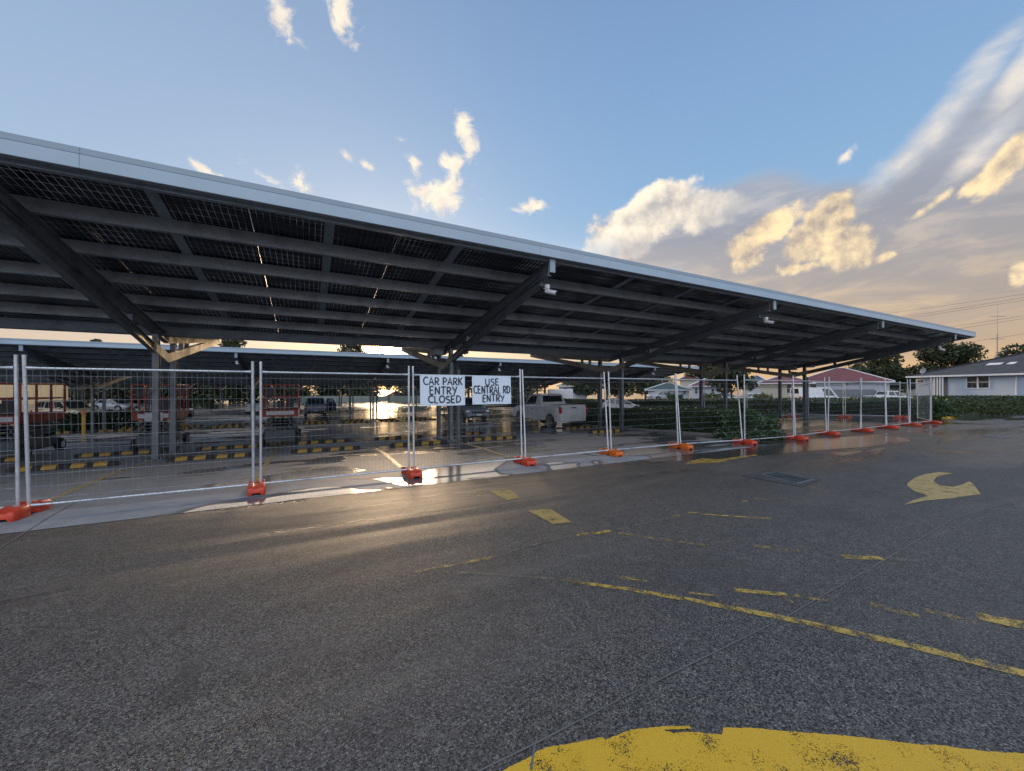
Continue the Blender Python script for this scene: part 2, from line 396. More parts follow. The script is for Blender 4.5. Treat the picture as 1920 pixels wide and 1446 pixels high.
ls = Vector((-.8 * CS, .8 * SN, .6)).normalized() * .022
off.inputs[1].default_value = tuple(ls)
nA2 = noise(nt, off.outputs[0], 7, 8, .58, 0)
relief = mth(nt, 'MULTIPLY', mth(nt, 'SUBTRACT', nA.outputs[0], nA2.outputs[0]), 6.0)
nF = noise(nt, scl(nt, D, (1, 1, 1.3)), 20, 7, .66, .5)
def dens(u, n, amp): return mth(nt, 'ADD', u, mth(nt, 'MULTIPLY', mth(nt, 'SUBTRACT', n.outputs[0], .5), amp))
# 1 thin wisps, upper left and centre
wis = union([(525, 22, 34, 72, 28, .8), (545, 78, 16, 12, 0, .7), (638, 25, 36, 58, 28, .9), (380, 318, 46, 14, -14, .8), (500, 335, 62, 13, -18, .7), (560, 335, 30, 34, 20, .6),
             (652, 292, 34, 13, -20, .8), (684, 308, 24, 10, -10, .7), (988, 388, 46, 17, 4, .95), (755, 265, 22, 8, -20, .4),
             (868, 240, 26, 34, -10, .8), (880, 280, 24, 36, -8, .8), (850, 305, 34, 28, 20, .9), (775, 305, 18, 40, 35, .8), (825, 365, 72, 38, 8, 1.0), (850, 340, 30, 40, 0, .9),
             (1586, 290, 30, 14, 28, .8)])
dw = dens(wis, nF, 2.6)
aw = mrange(nt, dw, .12, .85, 0, .95)
# 2 broad grey and beige overcast on the right
veil = union([(1300, 440, 230, 82, 6, 1.3), (1500, 520, 360, 165, 4, 1.6), (1820, 450, 380, 250, 22, 1.7), (1980, 270, 320, 150, 40, 1.5), (1720, 640, 560, 190, 0, 2), (2350, 420, 460, 460, 0, 2.2), (1300, 570, 280, 90, 0, 1.5)])
dv = dens(veil, nB, 1.1)
av = mrange(nt, dv, -.02, .42)
vcol = ramp(nt, mrange(nt, EL, .02, .60, 0, 1, False), [(0, S(216, 176, 128)), (.12, S(186, 164, 142)), (.30, S(166, 158, 154)), (.55, S(150, 154, 166)), (.8, S(165, 176, 194)), (1, S(196, 202, 210))])
nV = noise(nt, scl(nt, D, (1.2, 1.2, 4.5)), 5, 6, .6, .4)
vc = mixc(nt, mrange(nt, nV.outputs[0], .46, .70, 0, .40), vcol.outputs[0], mixc(nt, mrange(nt, EL, .05, .5), S(236, 200, 150), S(214, 212, 212)))
vc = mixc(nt, mrange(nt, nV.outputs[0], .46, .28, 0, .35), vc, S(140, 142, 150))
# 3 bright cumulus
cumA = union([(1165, 430, 78, 56, 10, 1.2), (1225, 400, 110, 56, 6, 1.3), (1310, 395, 120, 44, -4, 1.1), (1130, 460, 50, 36, 0, 1), (1260, 365, 50, 24, 0, .9), (1390, 385, 60, 16, 0, .7)])
cumB = union([(1440, 425, 62, 38, 25, 1.3), (1395, 478, 50, 50, 20, 1.3), (1462, 405, 30, 20, 0, .9), (1550, 415, 66, 40, 30, 1.35), (1515, 455, 56, 44, 25, 1.25), (1580, 392, 22, 28, 0, .9), (1585, 470, 60, 44, 10, .9), (1490, 505, 60, 18, 0, .7),
             (1890, 300, 76, 28, 35, .9), (1830, 345, 40, 16, 20, .7), (1745, 385, 46, 11, 25, .5), (1910, 515, 26, 30, 0, .9), (1665, 480, 26, 12, 15, .6)])
nB2 = noise(nt, off.outputs[0], 19, 5, .6)
nB1 = noise(nt, D, 19, 5, .6)
fine_r = mth(nt, 'MULTIPLY', mth(nt, 'SUBTRACT', nB1.outputs[0], nB2.outputs[0]), 1.1)
def cumulus(u_, lit, shd, fade, sf=.40):
    d_ = mth(nt, 'ADD', dens(u_, nA, 2.7), mth(nt, 'MULTIPLY', mth(nt, 'SUBTRACT', nB1.outputs[0], .5), .9))
    al = mth(nt, 'MULTIPLY', mrange(nt, d_, .02, sf), fade) if fade is not None else mrange(nt, d_, .02, sf)
    ed = mrange(nt, d_, .2, 1.2, 1, 0)
    lf = mth(nt, 'ADD', mth(nt, 'ADD', relief, fine_r), mth(nt, 'ADD', mth(nt, 'MULTIPLY', ed, .30), .34), clamp=True)
    return al, mixc(nt, lf, shd, lit)
fA = mth(nt, 'MULTIPLY', mrange(nt, AZ, azel(1270, 400)[0], azel(1430, 400)[0], 1, .15), mrange(nt, EL, azel(1250, 470)[1], azel(1250, 415)[1], .35, 1))
acA, ccA = cumulus(cumA, S(252, 238, 216), S(186, 182, 180), fA)
acB, ccB = cumulus(cumB, S(255, 228, 182), S(166, 156, 150), None, .48)
cir = union([(1760, 235, 210, 44, 36, 1.0), (1925, 130, 150, 50, 38, 1.1), (1690, 300, 150, 40, 28, .9), (1860, 260, 160, 40, 32, .9)])
nC = noise(nt, scl(nt, D, (1.0, 1.0, 1.7)), 5.5, 8, .6, .25)
ar = mrange(nt, dens(cir, nC, 1.7), .0, .95, 0, .85)
c = mixc(nt, aw, base, mixc(nt, mth(nt, 'ADD', relief, .6, clamp=True), S(222, 212, 205), S(255, 240, 215)))
c = mixc(nt, av, c, vc)
c = mixc(nt, ar, c, mixc(nt, mrange(nt, nC.outputs[0], .4, .65), S(196, 198, 204), S(240, 228, 212)))
c = mixc(nt, acA, c, ccA)
c = mixc(nt, acB, c, ccB)
glow = mixc(nt, 1, c, mixc(nt, 1, (190, 122, 56), g1, 'MULTIPLY'), 'ADD')
glow = mixc(nt, 1, glow, mixc(nt, 1, (.42, .26, .10), g2, 'MULTIPLY'), 'ADD')
glow = mixc(nt, 1, glow, mixc(nt, 1, (3.2, 2.4, 1.6), ground_fill, 'MULTIPLY'), 'ADD')
# below the horizon
glow = mixc(nt, mrange(nt, sx.outputs[2], -.02, 0), (.10, .09, .08), glow)
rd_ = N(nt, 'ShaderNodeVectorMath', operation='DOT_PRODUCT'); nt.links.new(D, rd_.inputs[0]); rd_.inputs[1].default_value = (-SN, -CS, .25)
back_fill = mixc(nt, mrange(nt, nB.outputs[0], .35, .65), S(180, 200, 226), S(232, 228, 226))  # bright clouds added behind the camera to light the fronts of things
back_fill = mixc(nt, 1, back_fill, (1.55, 1.6, 1.7), 'MULTIPLY')
glow = mixc(nt, mth(nt, 'MULTIPLY', mrange(nt, rd_.outputs['Value'], -.05, .55), mrange(nt, sx.outputs[2], 0, .12)), glow, back_fill)
w.cycles.sampling_method = 'MANUAL'; w.cycles.sample_map_resolution = 2048
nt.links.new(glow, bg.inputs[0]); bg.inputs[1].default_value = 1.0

# ------------------------------------------------------------------ ground
def lines(dense0, dense1, step, outs):
    a = [dense0 + step * i for i in range(int((dense1 - dense0) / step) + 1)]
    return sorted(set([round(q, 4) for q in outs + a]))
XS = lines(-60, 64, 1, [-900, -400, -200, -100, 90, 150, 300, 900]); YS = lines(-6, 60, 1, [-300, -60, -20, 6.6, 10.2, 80, 120, 250, 500, 900])
def sheet(name, xs, ys, m, dz):
    vs = [(x, y, gz(x, y) + dz) for y in ys for x in xs]; n = len(xs)
    fs = [(j * n + i, j * n + i + 1, (j + 1) * n + i + 1, (j + 1) * n + i) for j in range(len(ys) - 1) for i in range(n - 1)]
    me = bpy.data.meshes.new(name); me.from_pydata(vs, [], fs); me.materials.append(m)
    me.polygons.foreach_set('use_smooth', [True] * len(fs))
    o = bpy.data.objects.new(name, me); COL.objects.link(o); return o
struct(sheet('ground', XS, YS, m_asphalt(), 0))
struct(sheet('car_park_floor', [x for x in XS if -60 <= x <= 12], [y for y in YS if 6.6 <= y <= 60], m_carpark(), .004))

def poly_mark(pxs, m, dz=.005, name='road_marking', jit=0):
    P = [G(*p) for p in pxs]
    if jit:
        Q = []
        for i, a in enumerate(P):
            b = P[(i + 1) % len(P)]; n = max(1, int((b - a).length / .012)); nn = Vector((-(b - a).y, (b - a).x, 0)).normalized()
            for k in range(n):
                p = a.lerp(b, k / n); o_ = sum(math.sin(f_ * (p.x * 1.3 + p.y) + f_) / f_ ** .6 for f_ in (11, 29, 67, 151)) * jit
                Q.append(p + nn * (o_ + random.uniform(-.4, .4) * jit))
        P = Q
    mb = MB(); mb.add([(p.x, p.y, p.z + dz) for p in P], [tuple(range(len(P)))])
    return struct(mb.build(name, m))
def strip(pts, wd, m, dz=.005, name='road_marking'):          # world polyline on the ground
    mb = MB(); L = []
    P = [Vector((p[0], p[1], 0)) for p in pts]
    Q = [P[0]]
    for a, b in zip(P, P[1:]):
        n = max(1, int((b - a).length / .5))
        Q += [a.lerp(b, (i + 1) / n) for i in range(n)]
    for i, p in enumerate(Q):
        d = (Q[min(i + 1, len(Q) - 1)] - Q[max(i - 1, 0)]).normalized(); s_ = Vector((-d.y, d.x, 0))
        wi = wd[0] + (wd[1] - wd[0]) * i / (len(Q) - 1) if isinstance(wd, tuple) else wd
        for k in (-1, 1):
            q = p + s_ * (k * wi / 2); L.append((q.x, q.y, gz(q.x, q.y) + dz))
    mb.add(L, [(2 * i, 2 * i + 1, 2 * i + 3, 2 * i + 2) for i in range(len(Q) - 1)])
    return struct(mb.build(name, m))
def pstrip(pxs, wd, m, dz=.005, name='road_marking'): return strip([G(*p) for p in pxs], wd, m, dz, name)

# foreground: big fresh yellow shape, ragged top edge
big = [(945, 1446), (985, 1426), (1012, 1408), (1040, 1400), (1095, 1391), (1130, 1384), (1135, 1389), (1165, 1378), (1188, 1370), (1240, 1364), (1292, 1363), (1296, 1369), (1245, 1371), (1262, 1376), (1298, 1374), (1352, 1379), (1355, 1366), (1420, 1368), (1500, 1375), (1600, 1383), (1720, 1397), (1760, 1399), (1840, 1410), (1930, 1416), (2060, 1432), (2060, 1560), (1700, 1560), (1300, 1540), (1000, 1500), (900, 1470)]
poly_mark(big, M_MARKBIG, .0055, jit=.006)
pstrip([(860, 1074), (1000, 1083), (1090, 1094)], .05, M_MARKGHOST)
pstrip([(1060, 1090), (1180, 1106), (1300, 1127), (1480, 1162), (1700, 1210), (1935, 1268)], (.05, .085), M_MARK)
pstrip([(780, 1072), (860, 1058)], .05, M_MARKWORN); pstrip([(860, 1058), (925, 1046)], .06, M_MARKWORN)
pstrip([(925, 1046), (1000, 1022), (1080, 1004)], .04, M_MARKGHOST); pstrip([(1080, 1004), (1104, 1001)], .06, M_MARK); pstrip([(1112, 1001), (1145, 996)], .07, M_MARK)
pstrip([(1145, 996), (1290, 966)], .03, M_MARKGHOST); pstrip([(1262, 967), (1275, 967)], .06, M_MARK); pstrip([(1290, 962), (1310, 962)], .06, M_MARK)
pstrip([(1310, 964), (1380, 969), (1446, 973)], .05, M_MARK)
pstrip([(1160, 1000), (1240, 1012), (1330, 1024)], .05, M_MARKWORN); pstrip([(1415, 1024), (1500, 1034)], .07, M_MARKWORN)
pstrip([(1580, 1044), (1655, 1048)], .10, M_MARK); pstrip([(1655, 1048), (1720, 1053)], .08, M_MARKGHOST)
pstrip([(1375, 1107), (1475, 1116)], .06, M_MARK); pstrip([(1470, 1117), (1480, 1131)], .06, M_MARKWORN); pstrip([(1490, 1118), (1565, 1128)], .05, M_MARKWORN)
pstrip([(1155, 1082), (1215, 1090)], .05, M_MARKWORN); pstrip([(1290, 1112), (1350, 1119)], .03, M_MARKWORN)
pstrip([(1632, 1133), (1725, 1158)], .07, M_MARKWORN); pstrip([(1735, 1145), (1830, 1168)], .06, M_MARKWORN); pstrip([(1830, 1155), (1880, 1166), (1935, 1176)], .13, M_MARK)
pstrip([(1420, 936), (1475, 940), (1520, 944)], .03, M_MARKWORN); pstrip([(1392, 940), (1402, 940)], .06, M_MARK); pstrip([(1412, 936), (1426, 936)], .06, M_MARK)
poly_mark([(918, 921), (957, 919), (975, 933), (950, 939)], M_MARKARR); poly_mark([(990, 958), (1032, 955), (1072, 980), (1036, 983)], M_MARKARR)
poly_mark([(876, 897), (908, 895), (920, 906), (893, 909)], M_MARKGHOST)
conv = lambda L: [(1240 + x / 2.8235, 740 + y / 2.8235) for x, y in L]
poly_mark(conv([(1470, 412), (1545, 418), (1500, 425), (1455, 440), (1440, 460), (1470, 481), (1545, 490), (1590, 478), (1632, 460), (1655, 480), (1692, 528), (1600, 541), (1530, 551), (1400, 562), (1282, 585), (1330, 562), (1412, 538), (1340, 512), (1303, 488), (1303, 470), (1345, 440), (1400, 422)]), M_MARKARR)
poly_mark(conv([(120, 370), (160, 352), (215, 338), (300, 344), (505, 317), (512, 322), (340, 350), (350, 357)]), M_MARK)
pstrip([(1519, 912), (1551, 923)], .05, M_MARKWORN)
# joints in the pavement
pstrip([(890, 1452), (1000, 1398), (1180, 1304), (1470, 1160), (1640, 1062), (1785, 975), (1930, 930)], .009, M_JOINT, .0062, 'pavement_joint')
pstrip([(1003, 1398), (995, 1446)], .010, M_JOINT, .0062, 'pavement_joint')
pstrip([(-30, 1045), (30, 1010), (90, 972), (140, 944)], .022, M_JOINT, .0062, 'pavement_joint')
# bay lines in the car park
FR = [-18.7, -11.05, -3.4, 4.3, 12.05, 19.2, 26.9]
for k in range(-5, 4):
    x = -3.4 + 2.556 * k
    strip([(x, 8.3), (x, 18.0)], .10, M_MARKARR, .009)
for k in range(-6, 8):
    x = -3.4 + 2.556 * k
    strip([(x, 26.5), (x, 36.5)], .10, M_MARKARR, .009)
for p in ((430, 880), (743, 853), (1005, 832), (1005, 833)):
    pass
for a, b in (((417, 881), (447, 879)), ((730, 854), (751, 851)), ((998, 833), (1013, 831))): pstrip([a, b], .10, M_MARKBLUE, .009)

# ------------------------------------------------------------------ solar canopies
def canopy(idx, dN, dz, s0, s1, frames, label, detail):
    c = thing('solar_canopy', label, 'canopy', (0, dN, dz), 0, 'solar canopies over the car park rows')
    V0 = 13.5; zF = lambda y: 4.23 - .158 * (y - 6.48); zV = zF(V0); zR = lambda y: zV + .10 * (y - V0)
    pl = lambda y: zF(y) if y < V0 else zR(y)
    # fascia along the front edge: two folded strips with a shadow gap
    ns = 8 if detail else 1
    for k in range(ns):
        a, b = s0 + (s1 - s0) * k / ns + .0007, s0 + (s1 - s0) * (k + 1) / ns - .0007
        mb = MB(); mb.box(a, b, 6.40, 6.44, 4.252, 4.418); mb.build('fascia', M_FASC, c, .004)
        mb = MB(); mb.box(a, b, 6.412, 6.47, 4.426, 4.505); mb.build('fascia_cap', M_FASC2, c, .004)
    mb = MB(); mb.box(s0 + .01, s1 - .01, 6.445, 6.458, 4.24, 4.42); mb.build('fascia_backing', M_RAFT, c)
    mb = MB(); mb.box(s0, s1, 20.62, 20.67, zR(20.6) + .03, zR(20.6) + .27); mb.build('rear_fascia', M_STEEL, c, .004)
    for e in (s0, s1):
        q = .03 if e == s1 else -.03
        mb = MB(); mb.add([(e + a, y, pl(y) + z) for a in (0, q) for y, z in ((6.46, .0), (V0, .0), (20.62, .0), (20.62, .27), (V0, .27), (6.46, .27))],
                          [(0, 1, 4, 5), (1, 2, 3, 4), (6, 7, 10, 11)[::-1], (7, 8, 9, 10)[::-1], (0, 1, 7, 6), (1, 2, 8, 7), (3, 4, 10, 9), (4, 5, 11, 10), (0, 5, 11, 6), (2, 3, 9, 8)])
        mb.build('end_trim', M_STEEL, c)
    ys = [7.65, 8.82, 9.99, 11.16, 12.33] + [14.6, 15.75, 16.9, 18.1, 19.3, 20.5]
    for y in ys + [6.56]:
        z = pl(y); h = .2
        mb = MB(); mb.box(s0 + .05, s1 - .05, y - .006, y + .006, z + .012, z + h - .012)
        mb.box(s0 + .05, s1 - .05, y - .006, y + .075, z, z + .012); mb.box(s0 + .05, s1 - .05, y - .006, y + .075, z + h - .012, z + h)
        mb.box(s0 + .05, s1 - .05, y + .063, y + .075, z + .012, z + .035)
        mb.build('purlin', M_STEEL, c)
    mb = MB(); mb.prism([(V0 - .28, zV + .17), (V0 - .17, zV - .04), (V0 + .17, zV - .04), (V0 + .28, zV + .17)], s0 + .1, s1 - .1, Matrix(((0, 1, 0, 0), (1, 0, 0, 0), (0, 0, 1, 0), (0, 0, 0, 1))))
    mb.build('valley_gutter', M_STEEL, c)
    rails = [.30 + 2.222 * k for k in range(-14, 17)]; rails = [r for r in rails if s0 + .3 < r < s1 - .3]
    for r in rails:
        mb = MB()
        for (a, b, f) in ((6.5, V0 - .01, zF), (V0 + .01, 20.6, zR)):
            mb.add([(r + q, y, f(y) + z) for q in (-.075, .075) for y, z in ((a, .202), (b, .202), (b, .226), (a, .226))],
                   [(0, 1, 2, 3), (7, 6, 5, 4), (0, 4, 5, 1), (1, 5, 6, 2), (2, 6, 7, 3), (3, 7, 4, 0)])
        mb.build('batten', M_STEEL, c)
    # modules: two panes between neighbouring battens
    edges = [s0] + rails + [s1]
    rows = [(6.52, 7.668), (7.672, 8.838), (8.842, 10.008), (10.012, 11.178), (11.182, 12.328), (12.332, 13.49)]
    rrows = [(13.52, 14.9), (14.92, 16.05), (16.07, 17.2), (17.22, 18.35), (18.37, 19.5), (19.52, 20.6)]
    rest = MB(); cnt = 0; proto = None
    def pane(mb, a, b, y0, y1, f):
        mid = (a + b) / 2
        for u, v in ((a + .008, mid - .0011), (mid + .0011, b - .008)):
            if v - u < .1: continue
            mb.add([(x, y, f(y) + z) for z in (.228, .236) for x, y in ((u, y0), (v, y0), (v, y1), (u, y1))],
                   [(0, 1, 2, 3)[::-1], (4, 5, 6, 7), (0, 1, 5, 4), (1, 2, 6, 5), (2, 3, 7, 6), (3, 0, 4, 7)])
    for i in range(len(edges) - 1):
        a, b = edges[i], edges[i + 1]
        for j, (y0, y1) in enumerate(rows):
            if detail and a > -8.7 and cnt < 100:
                mb = MB(); pane(mb, a, b, y0, y1, zF)
                mb.build('solar_panel', M_SOLAR, c); cnt += 1
            else: pane(rest, a, b, y0, y1, zF)
        for y0, y1 in rrows: pane(rest, a, b, y0, y1, zR)
    o = rest.build('solar_panel', M_SOLAR, c); o['kind'] = 'stuff'
    # V shaped frames on paired columns
    for s in frames:
        T = Matrix(((0, 1, 0, s), (1, 0, 0, 0), (0, 0, 1, 0), (0, 0, 0, 1)))
        tr = MB()
        zt = zF(6.6)
        for q in (-1, 1):            # I section: web and flanges
            pass
        def chord(P, wd, fl):
            # P: list of (y, ztop, zbot)
            tr.prism([(y, a - fl) for y, a, b in P] + [(y, b + fl) for y, a, b in P[::-1]], -wd * .12, wd * .12, T)
            tr.prism([(y, a) for y, a, b in P] + [(y, a - fl) for y, a, b in P[::-1]], -wd / 2, wd / 2, T)
            tr.prism([(y, b + fl) for y, a, b in P] + [(y, b) for y, a, b in P[::-1]], -wd / 2, wd / 2, T)
        top = lambda y: pl(y) - .003
        chord([(6.62, top(6.62), top(6.62) - .25), (V0, top(V0), top(V0) - .22)], .13, .014)
        lo1 = lambda y: 3.86 - .219 * (y - 6.7)
        chord([(6.9, lo1(6.9) + .21, lo1(6.9)), (12.6, lo1(12.6) + .2, lo1(12.6))], .11, .012)
        lv = lo1(V0); lo2 = lambda y: lv + (zR(20.5) - .20 - lv) / 7.0 * (y - V0)
        dk = tr; tr = MB()
        lf = lambda y: lo1(y)
        tr.prism([(12.55, lf(12.55) + .22), (V0, lv + .24), (20.5, lo2(20.5) + .21), (20.5, lo2(20.5)), (V0, lv), (12.55, lf(12.55))], -.058, .058, T)
        tr.prism([(V0 + .02, top(V0) - .05), (20.52, top(20.52)), (20.52, top(20.52) - .17), (V0 + .02, top(V0) - .24)], -.056, .056, T)
        for y in (14.9, 15.5): tr.box(s - .05, s + .05, y - .05, y + .05, lo2(y) + .15, top(y) - .15)
        for q in (.10, .16, .22, .28):
            for r__ in (.05, .13): tr.tube([(s - .02, V0 - .95 + q, lo1(V0 - .95 + q) + r__), (s + .02, V0 - .95 + q, lo1(V0 - .95 + q) + r__)], .012, 6)
        tr.build('v_bracket', M_PALE, c); tr = dk
        for y in (11.2,):
            z0 = (lo1(y) if y < V0 else lo2(y)) + .18; z1 = top(y) - .2
            tr.box(s - .04, s + .04, y - .06, y + .06, z0, z1)
        fr = tr.build('truss', M_RAFT, c)
        for y in (12.75, 14.15):
            g = gz(s, y + dN) - dz
            mb = MB()
            mb.box(s - .06, s + .06, y - .08, y - .065, g + .02, top(y) - .1)
            mb.box(s - .06, s + .06, y + .065, y + .08, g + .02, top(y) - .1)
            mb.box(s - .008, s + .008, y - .065, y + .065, g + .02, top(y) - .1)
            mb.box(s - .17, s + .17, y - .2, y + .2, g + .006, g + .03)
            for a in (-.13, .13):
                for b in (-.16, .16): mb.tube([(s + a, y + b, g + .03), (s + a, y + b, g + .09)], .014, 6)
            mb.build('column', M_RAFT, c)
        mb = MB(); mb.box(s - .06, s + .06, 6.47, 6.50, 3.98, 4.24); mb.build('edge_bracket', M_FASC2, c)
    # rain heads and downpipes on every other frame
    for s in ([4.3, 26.9] if idx == 0 else [4.3]):
        g = gz(s, 12.7 + dN) - dz
        mb = MB(); mb.box(s - .42, s - .12, V0 - .42, V0 + .35, zV - .28, zV - .05); mb.build('rain_head', M_STEEL, c, .01)
        mb = MB(); mb.tube([(s - .2, V0, zV - .28), (s - .2, V0 - .05, zV - .42), (s + .1, V0 - .5, zV - .50), (s + .22, 12.95, zV - .58), (s + .26, 12.72, zV - .8), (s + .26, 12.7, g + .05)], .075, 10)
        mb.build('downpipe', M_RAFT, c, smooth=True)
    return c
canopy(0, 0, 0, -21.5, 29.44, FR, 'nearest solar panel canopy with pale fascia, right behind the fence', True)
canopy(1, 18.22, -.67, -27, 33.2, [-18.7, -11.05, -3.4, 4.3, 12.0, 19.7, 27.3], 'second solar canopy, seen below the rear edge of the nearest one', False)
canopy(2, 36.4, -.85, -32, 33, [-18.7, -11.05, -3.4, 4.3, 12.0, 19.7, 27.3], 'third solar canopy, behind the second and in front of the farthest', False)
canopy(3, 54.6, -.9, -36, 22, [-18.7, -11.05, -3.4, 4.3, 12.0], 'farthest solar canopy, nearest the trees and pale boundary fence', False)

# security cameras hanging at frame ends
def seccam(x, y, z, label, rz):
    c = thing('security_camera', label, 'camera', (x, y, z), rz, 'security cameras under the canopy edges')
    mb = MB(); mb.tube([(0, 0, .02), (0, 0, -.05)], .055, 12); mb.tube([(0, 0, -.05), (.05, 0, -.12)], .03, 8); mb.build('mount', M_CAM, c, smooth=True)
    mb = MB(); mb.tube([(-.03, 0, -.10), (.20, -.02, -.17)], .045, 12); mb.box(-.05, .23, -.055, .055, -.075, -.066, Matrix.Rotation(.3, 4, 'Y')); mb.build('camera_body', M_CAM, c, smooth=True)
    mb = MB(); mb.tube([(.198, -.02, -.169), (.215, -.0215, -.175)], .036, 12); mb.build('lens', M_BLACK, c, smooth=True)
seccam(4.35, 6.75, 3.78, 'white bullet camera under the nearest canopy edge, above the signs', -.9)
seccam(12.1, 6.75, 3.78, 'white bullet camera under the nearest canopy edge, second from the signs', -1.3)
seccam(26.9, 7.0, 3.70, 'white bullet camera under the right end of the nearest canopy', -.5)
for s, t_ in ((-11.05, 'leftmost camera on the second canopy, above the left fence posts'), (-3.4, 'second canopy camera, left of the first double fence post'), (4.3, 'second canopy camera just left of the signs'), (12.0, 'second canopy camera just right of the signs'), (27.3, 'camera at the right end of the second canopy')):
    seccam(s, 24.95, 3.12, 'white ' + t_, -1.2)

# ------------------------------------------------------------------ temporary fence
def fence_proto():
    p = thing('temporary_fence', 'x', 'fence')
    L = 2.36
    for x in (0, L):
        mb = MB(); mb.tube([(x, 0, .06), (x, 0, 2.10)], .0195, 10); mb.build('post', M_FENCE, p, smooth=True)
    for z in (.115, 1.93):
        mb = MB(); mb.tube([(.10, 0, z), (L - .10, 0, z)], .0165, 8)
        for a, b in ((.018, .11), (L - .018, L - .11)):
            mb.tube([(a, 0, z), ((a * .4 + b * .6), 0, z), (b, 0, z)], .02, 8, True, [.024, .021, .0165])
        mb.build('rail', M_FENCE, p, smooth=True)
    mb = MB(); nv = 35
    for i in range(nv):
        x = .075 + (L - .15) * i / (nv - 1); mb.tube([(x, -.017, .10), (x, -.017, 1.945)], .0015, 3, False)
    for j in range(11):
        z = .20 + j * .163; mb.tube([(.012, -.0205, z), (L - .012, -.0205, z)], .0017, 3, False)
    mb.build('wire_mesh', M_WIRE, p)
    return p
J = [(-5.82, 7.5), (-3.33, 7.5), (-.75, 7.5), (1.74, 7.5), (4.22, 7.5), (6.70, 7.5), (9.19, 7.45), (11.65, 7.15), (14.12, 6.98), (16.6, 7.15), (19.08, 7.1), (21.56, 7.17), (24.04, 7.2), (26.5, 7.2)]
LEAN = [-.02, -.05, .0, .045, .08, .055, .09, .01, .03, -.02, .02, .03, .0]
DESC = ['at the far left edge, in front of the red lift', 'in front of the left pair of canopy columns', 'between the left double post and the sign panel', 'carrying the two hand painted signs', 'just right of the signs, in front of the white pickup',
        'in front of the white hatchback', 'in front of the dark hedge, leaning back', 'in front of the leafy bush at the bed nose', 'first one right of the leafy bush', 'second one right of the leafy bush', 'third one right of the leafy bush', 'fourth one right of the leafy bush', 'last one of the front row, by the yellow kerb']
proto = fence_proto(); first = True; GRPF = 'temporary fence panels across the car park'
def put_panel(a, b, lean, label):
    global first
    a = Vector((*a, 0)); b = Vector((*b, 0)); d = (b - a); rz = math.atan2(d.y, d.x); dn = d.normalized()
    sc = (d.length - .10) / 2.36; p = a + dn * .05
    if first: o = proto; first = False; o.location = p; o['label'] = label; o['group'] = GRPF
    else: o = dup(proto, p, rz, label, GRPF)
    o.location.z = gz(p.x, p.y); o.rotation_euler = (-lean, 0, rz); o.scale = (sc, 1, 1)
for i in range(13): put_panel(J[i], J[i + 1], LEAN[i], 'wire mesh fence panel ' + DESC[i])
K = [(29.9, 9.3), (28.5, 11.4), (27.1, 13.5), (25.7, 15.6), (24.3, 17.7)]
for i, t_ in enumerate(('nearest the yellow kerb bed', 'second from the yellow kerb bed', 'third from the yellow kerb bed', 'farthest from the yellow kerb bed')):
    put_panel(K[i], K[i + 1], 0, 'rear row wire mesh fence panel, ' + t_)
put_panel((27.0, 7.3), (29.4, 8.5), 0, 'short return fence panel beside the yellow kerb bed')
# feet
def foot_mesh():
    mb = MB(); rings = []
    for y, wd, h, lift in ((-.33, .215, .085, 0), (-.315, .235, .115, 0), (-.20, .245, .135, 0), (-.075, .25, .150, 0), (-.05, .17, .120, .02), (.05, .17, .120, .02), (.075, .25, .150, 0), (.20, .245, .135, 0), (.315, .235, .115, 0), (.33, .215, .085, 0)):
        k = wd / 2
        rings.append([Vector(q) for q in ((-k, y, 0 + lift), (-k * .62, y, lift), (-k * .45, y, .035 + lift), (k * .45, y, .035 + lift), (k * .62, y, lift), (k, y, lift), (k, y, h * .72), (k * .86, y, h), (k * .35, y, h), (k * .28, y, h - .012), (-k * .28, y, h - .012), (-k * .35, y, h), (-k * .86, y, h), (-k, y, h * .72))])
    mb.loft(rings); return mb
fm = [foot_mesh().build('fence_foot', m_, None, .006) for m_ in M_ORANGE]
used = set()
FD = ['under the far left fence posts', 'under the left double post, beside the pavement joint', 'under the first double post right of the canopy columns', 'under the double post just left of the signs', 'under the double post just right of the signs', 'orange tinted, in front of the white pickup', 'orange tinted, left of the leafy bush', 'in front of the leafy bush', 'first right of the leafy bush', 'second right of the leafy bush', 'third right of the leafy bush', 'fourth right of the leafy bush', 'fifth right of the leafy bush', 'last of the front row, by the yellow kerb']
def put_foot(x, y, k, label, rz=0):
    if k not in used: used.add(k); o = fm[k]
    else: o = fm[k].copy(); COL.objects.link(o)
    o.location = (x, y, gz(x, y) + .005); o.rotation_euler = (0, 0, rz)
    tag(o, label, 'fence foot', 'plastic feet of the fence posts')
for i, (x, y) in enumerate(J):
    if i == 0: continue
    put_foot(x, y - .03, 1 if i in (5, 6) else 0, 'red plastic fence foot ' + FD[i] if i not in (5, 6) else 'orange plastic fence foot ' + FD[i].replace('orange tinted, ', ''), random.uniform(-.12, .12))
put_foot(J[1][0] - .42, J[1][1] - .12, 0, 'red plastic fence foot under the far left fence posts', .15)
for i, (x, y) in enumerate(K[:4]): put_foot(x, y, 0, 'red plastic fence foot of the rear row, ' + ('nearest the yellow kerb bed', 'second from the yellow kerb bed', 'third from the yellow kerb bed', 'farthest from the yellow kerb bed')[i], -.98 + 1.57)

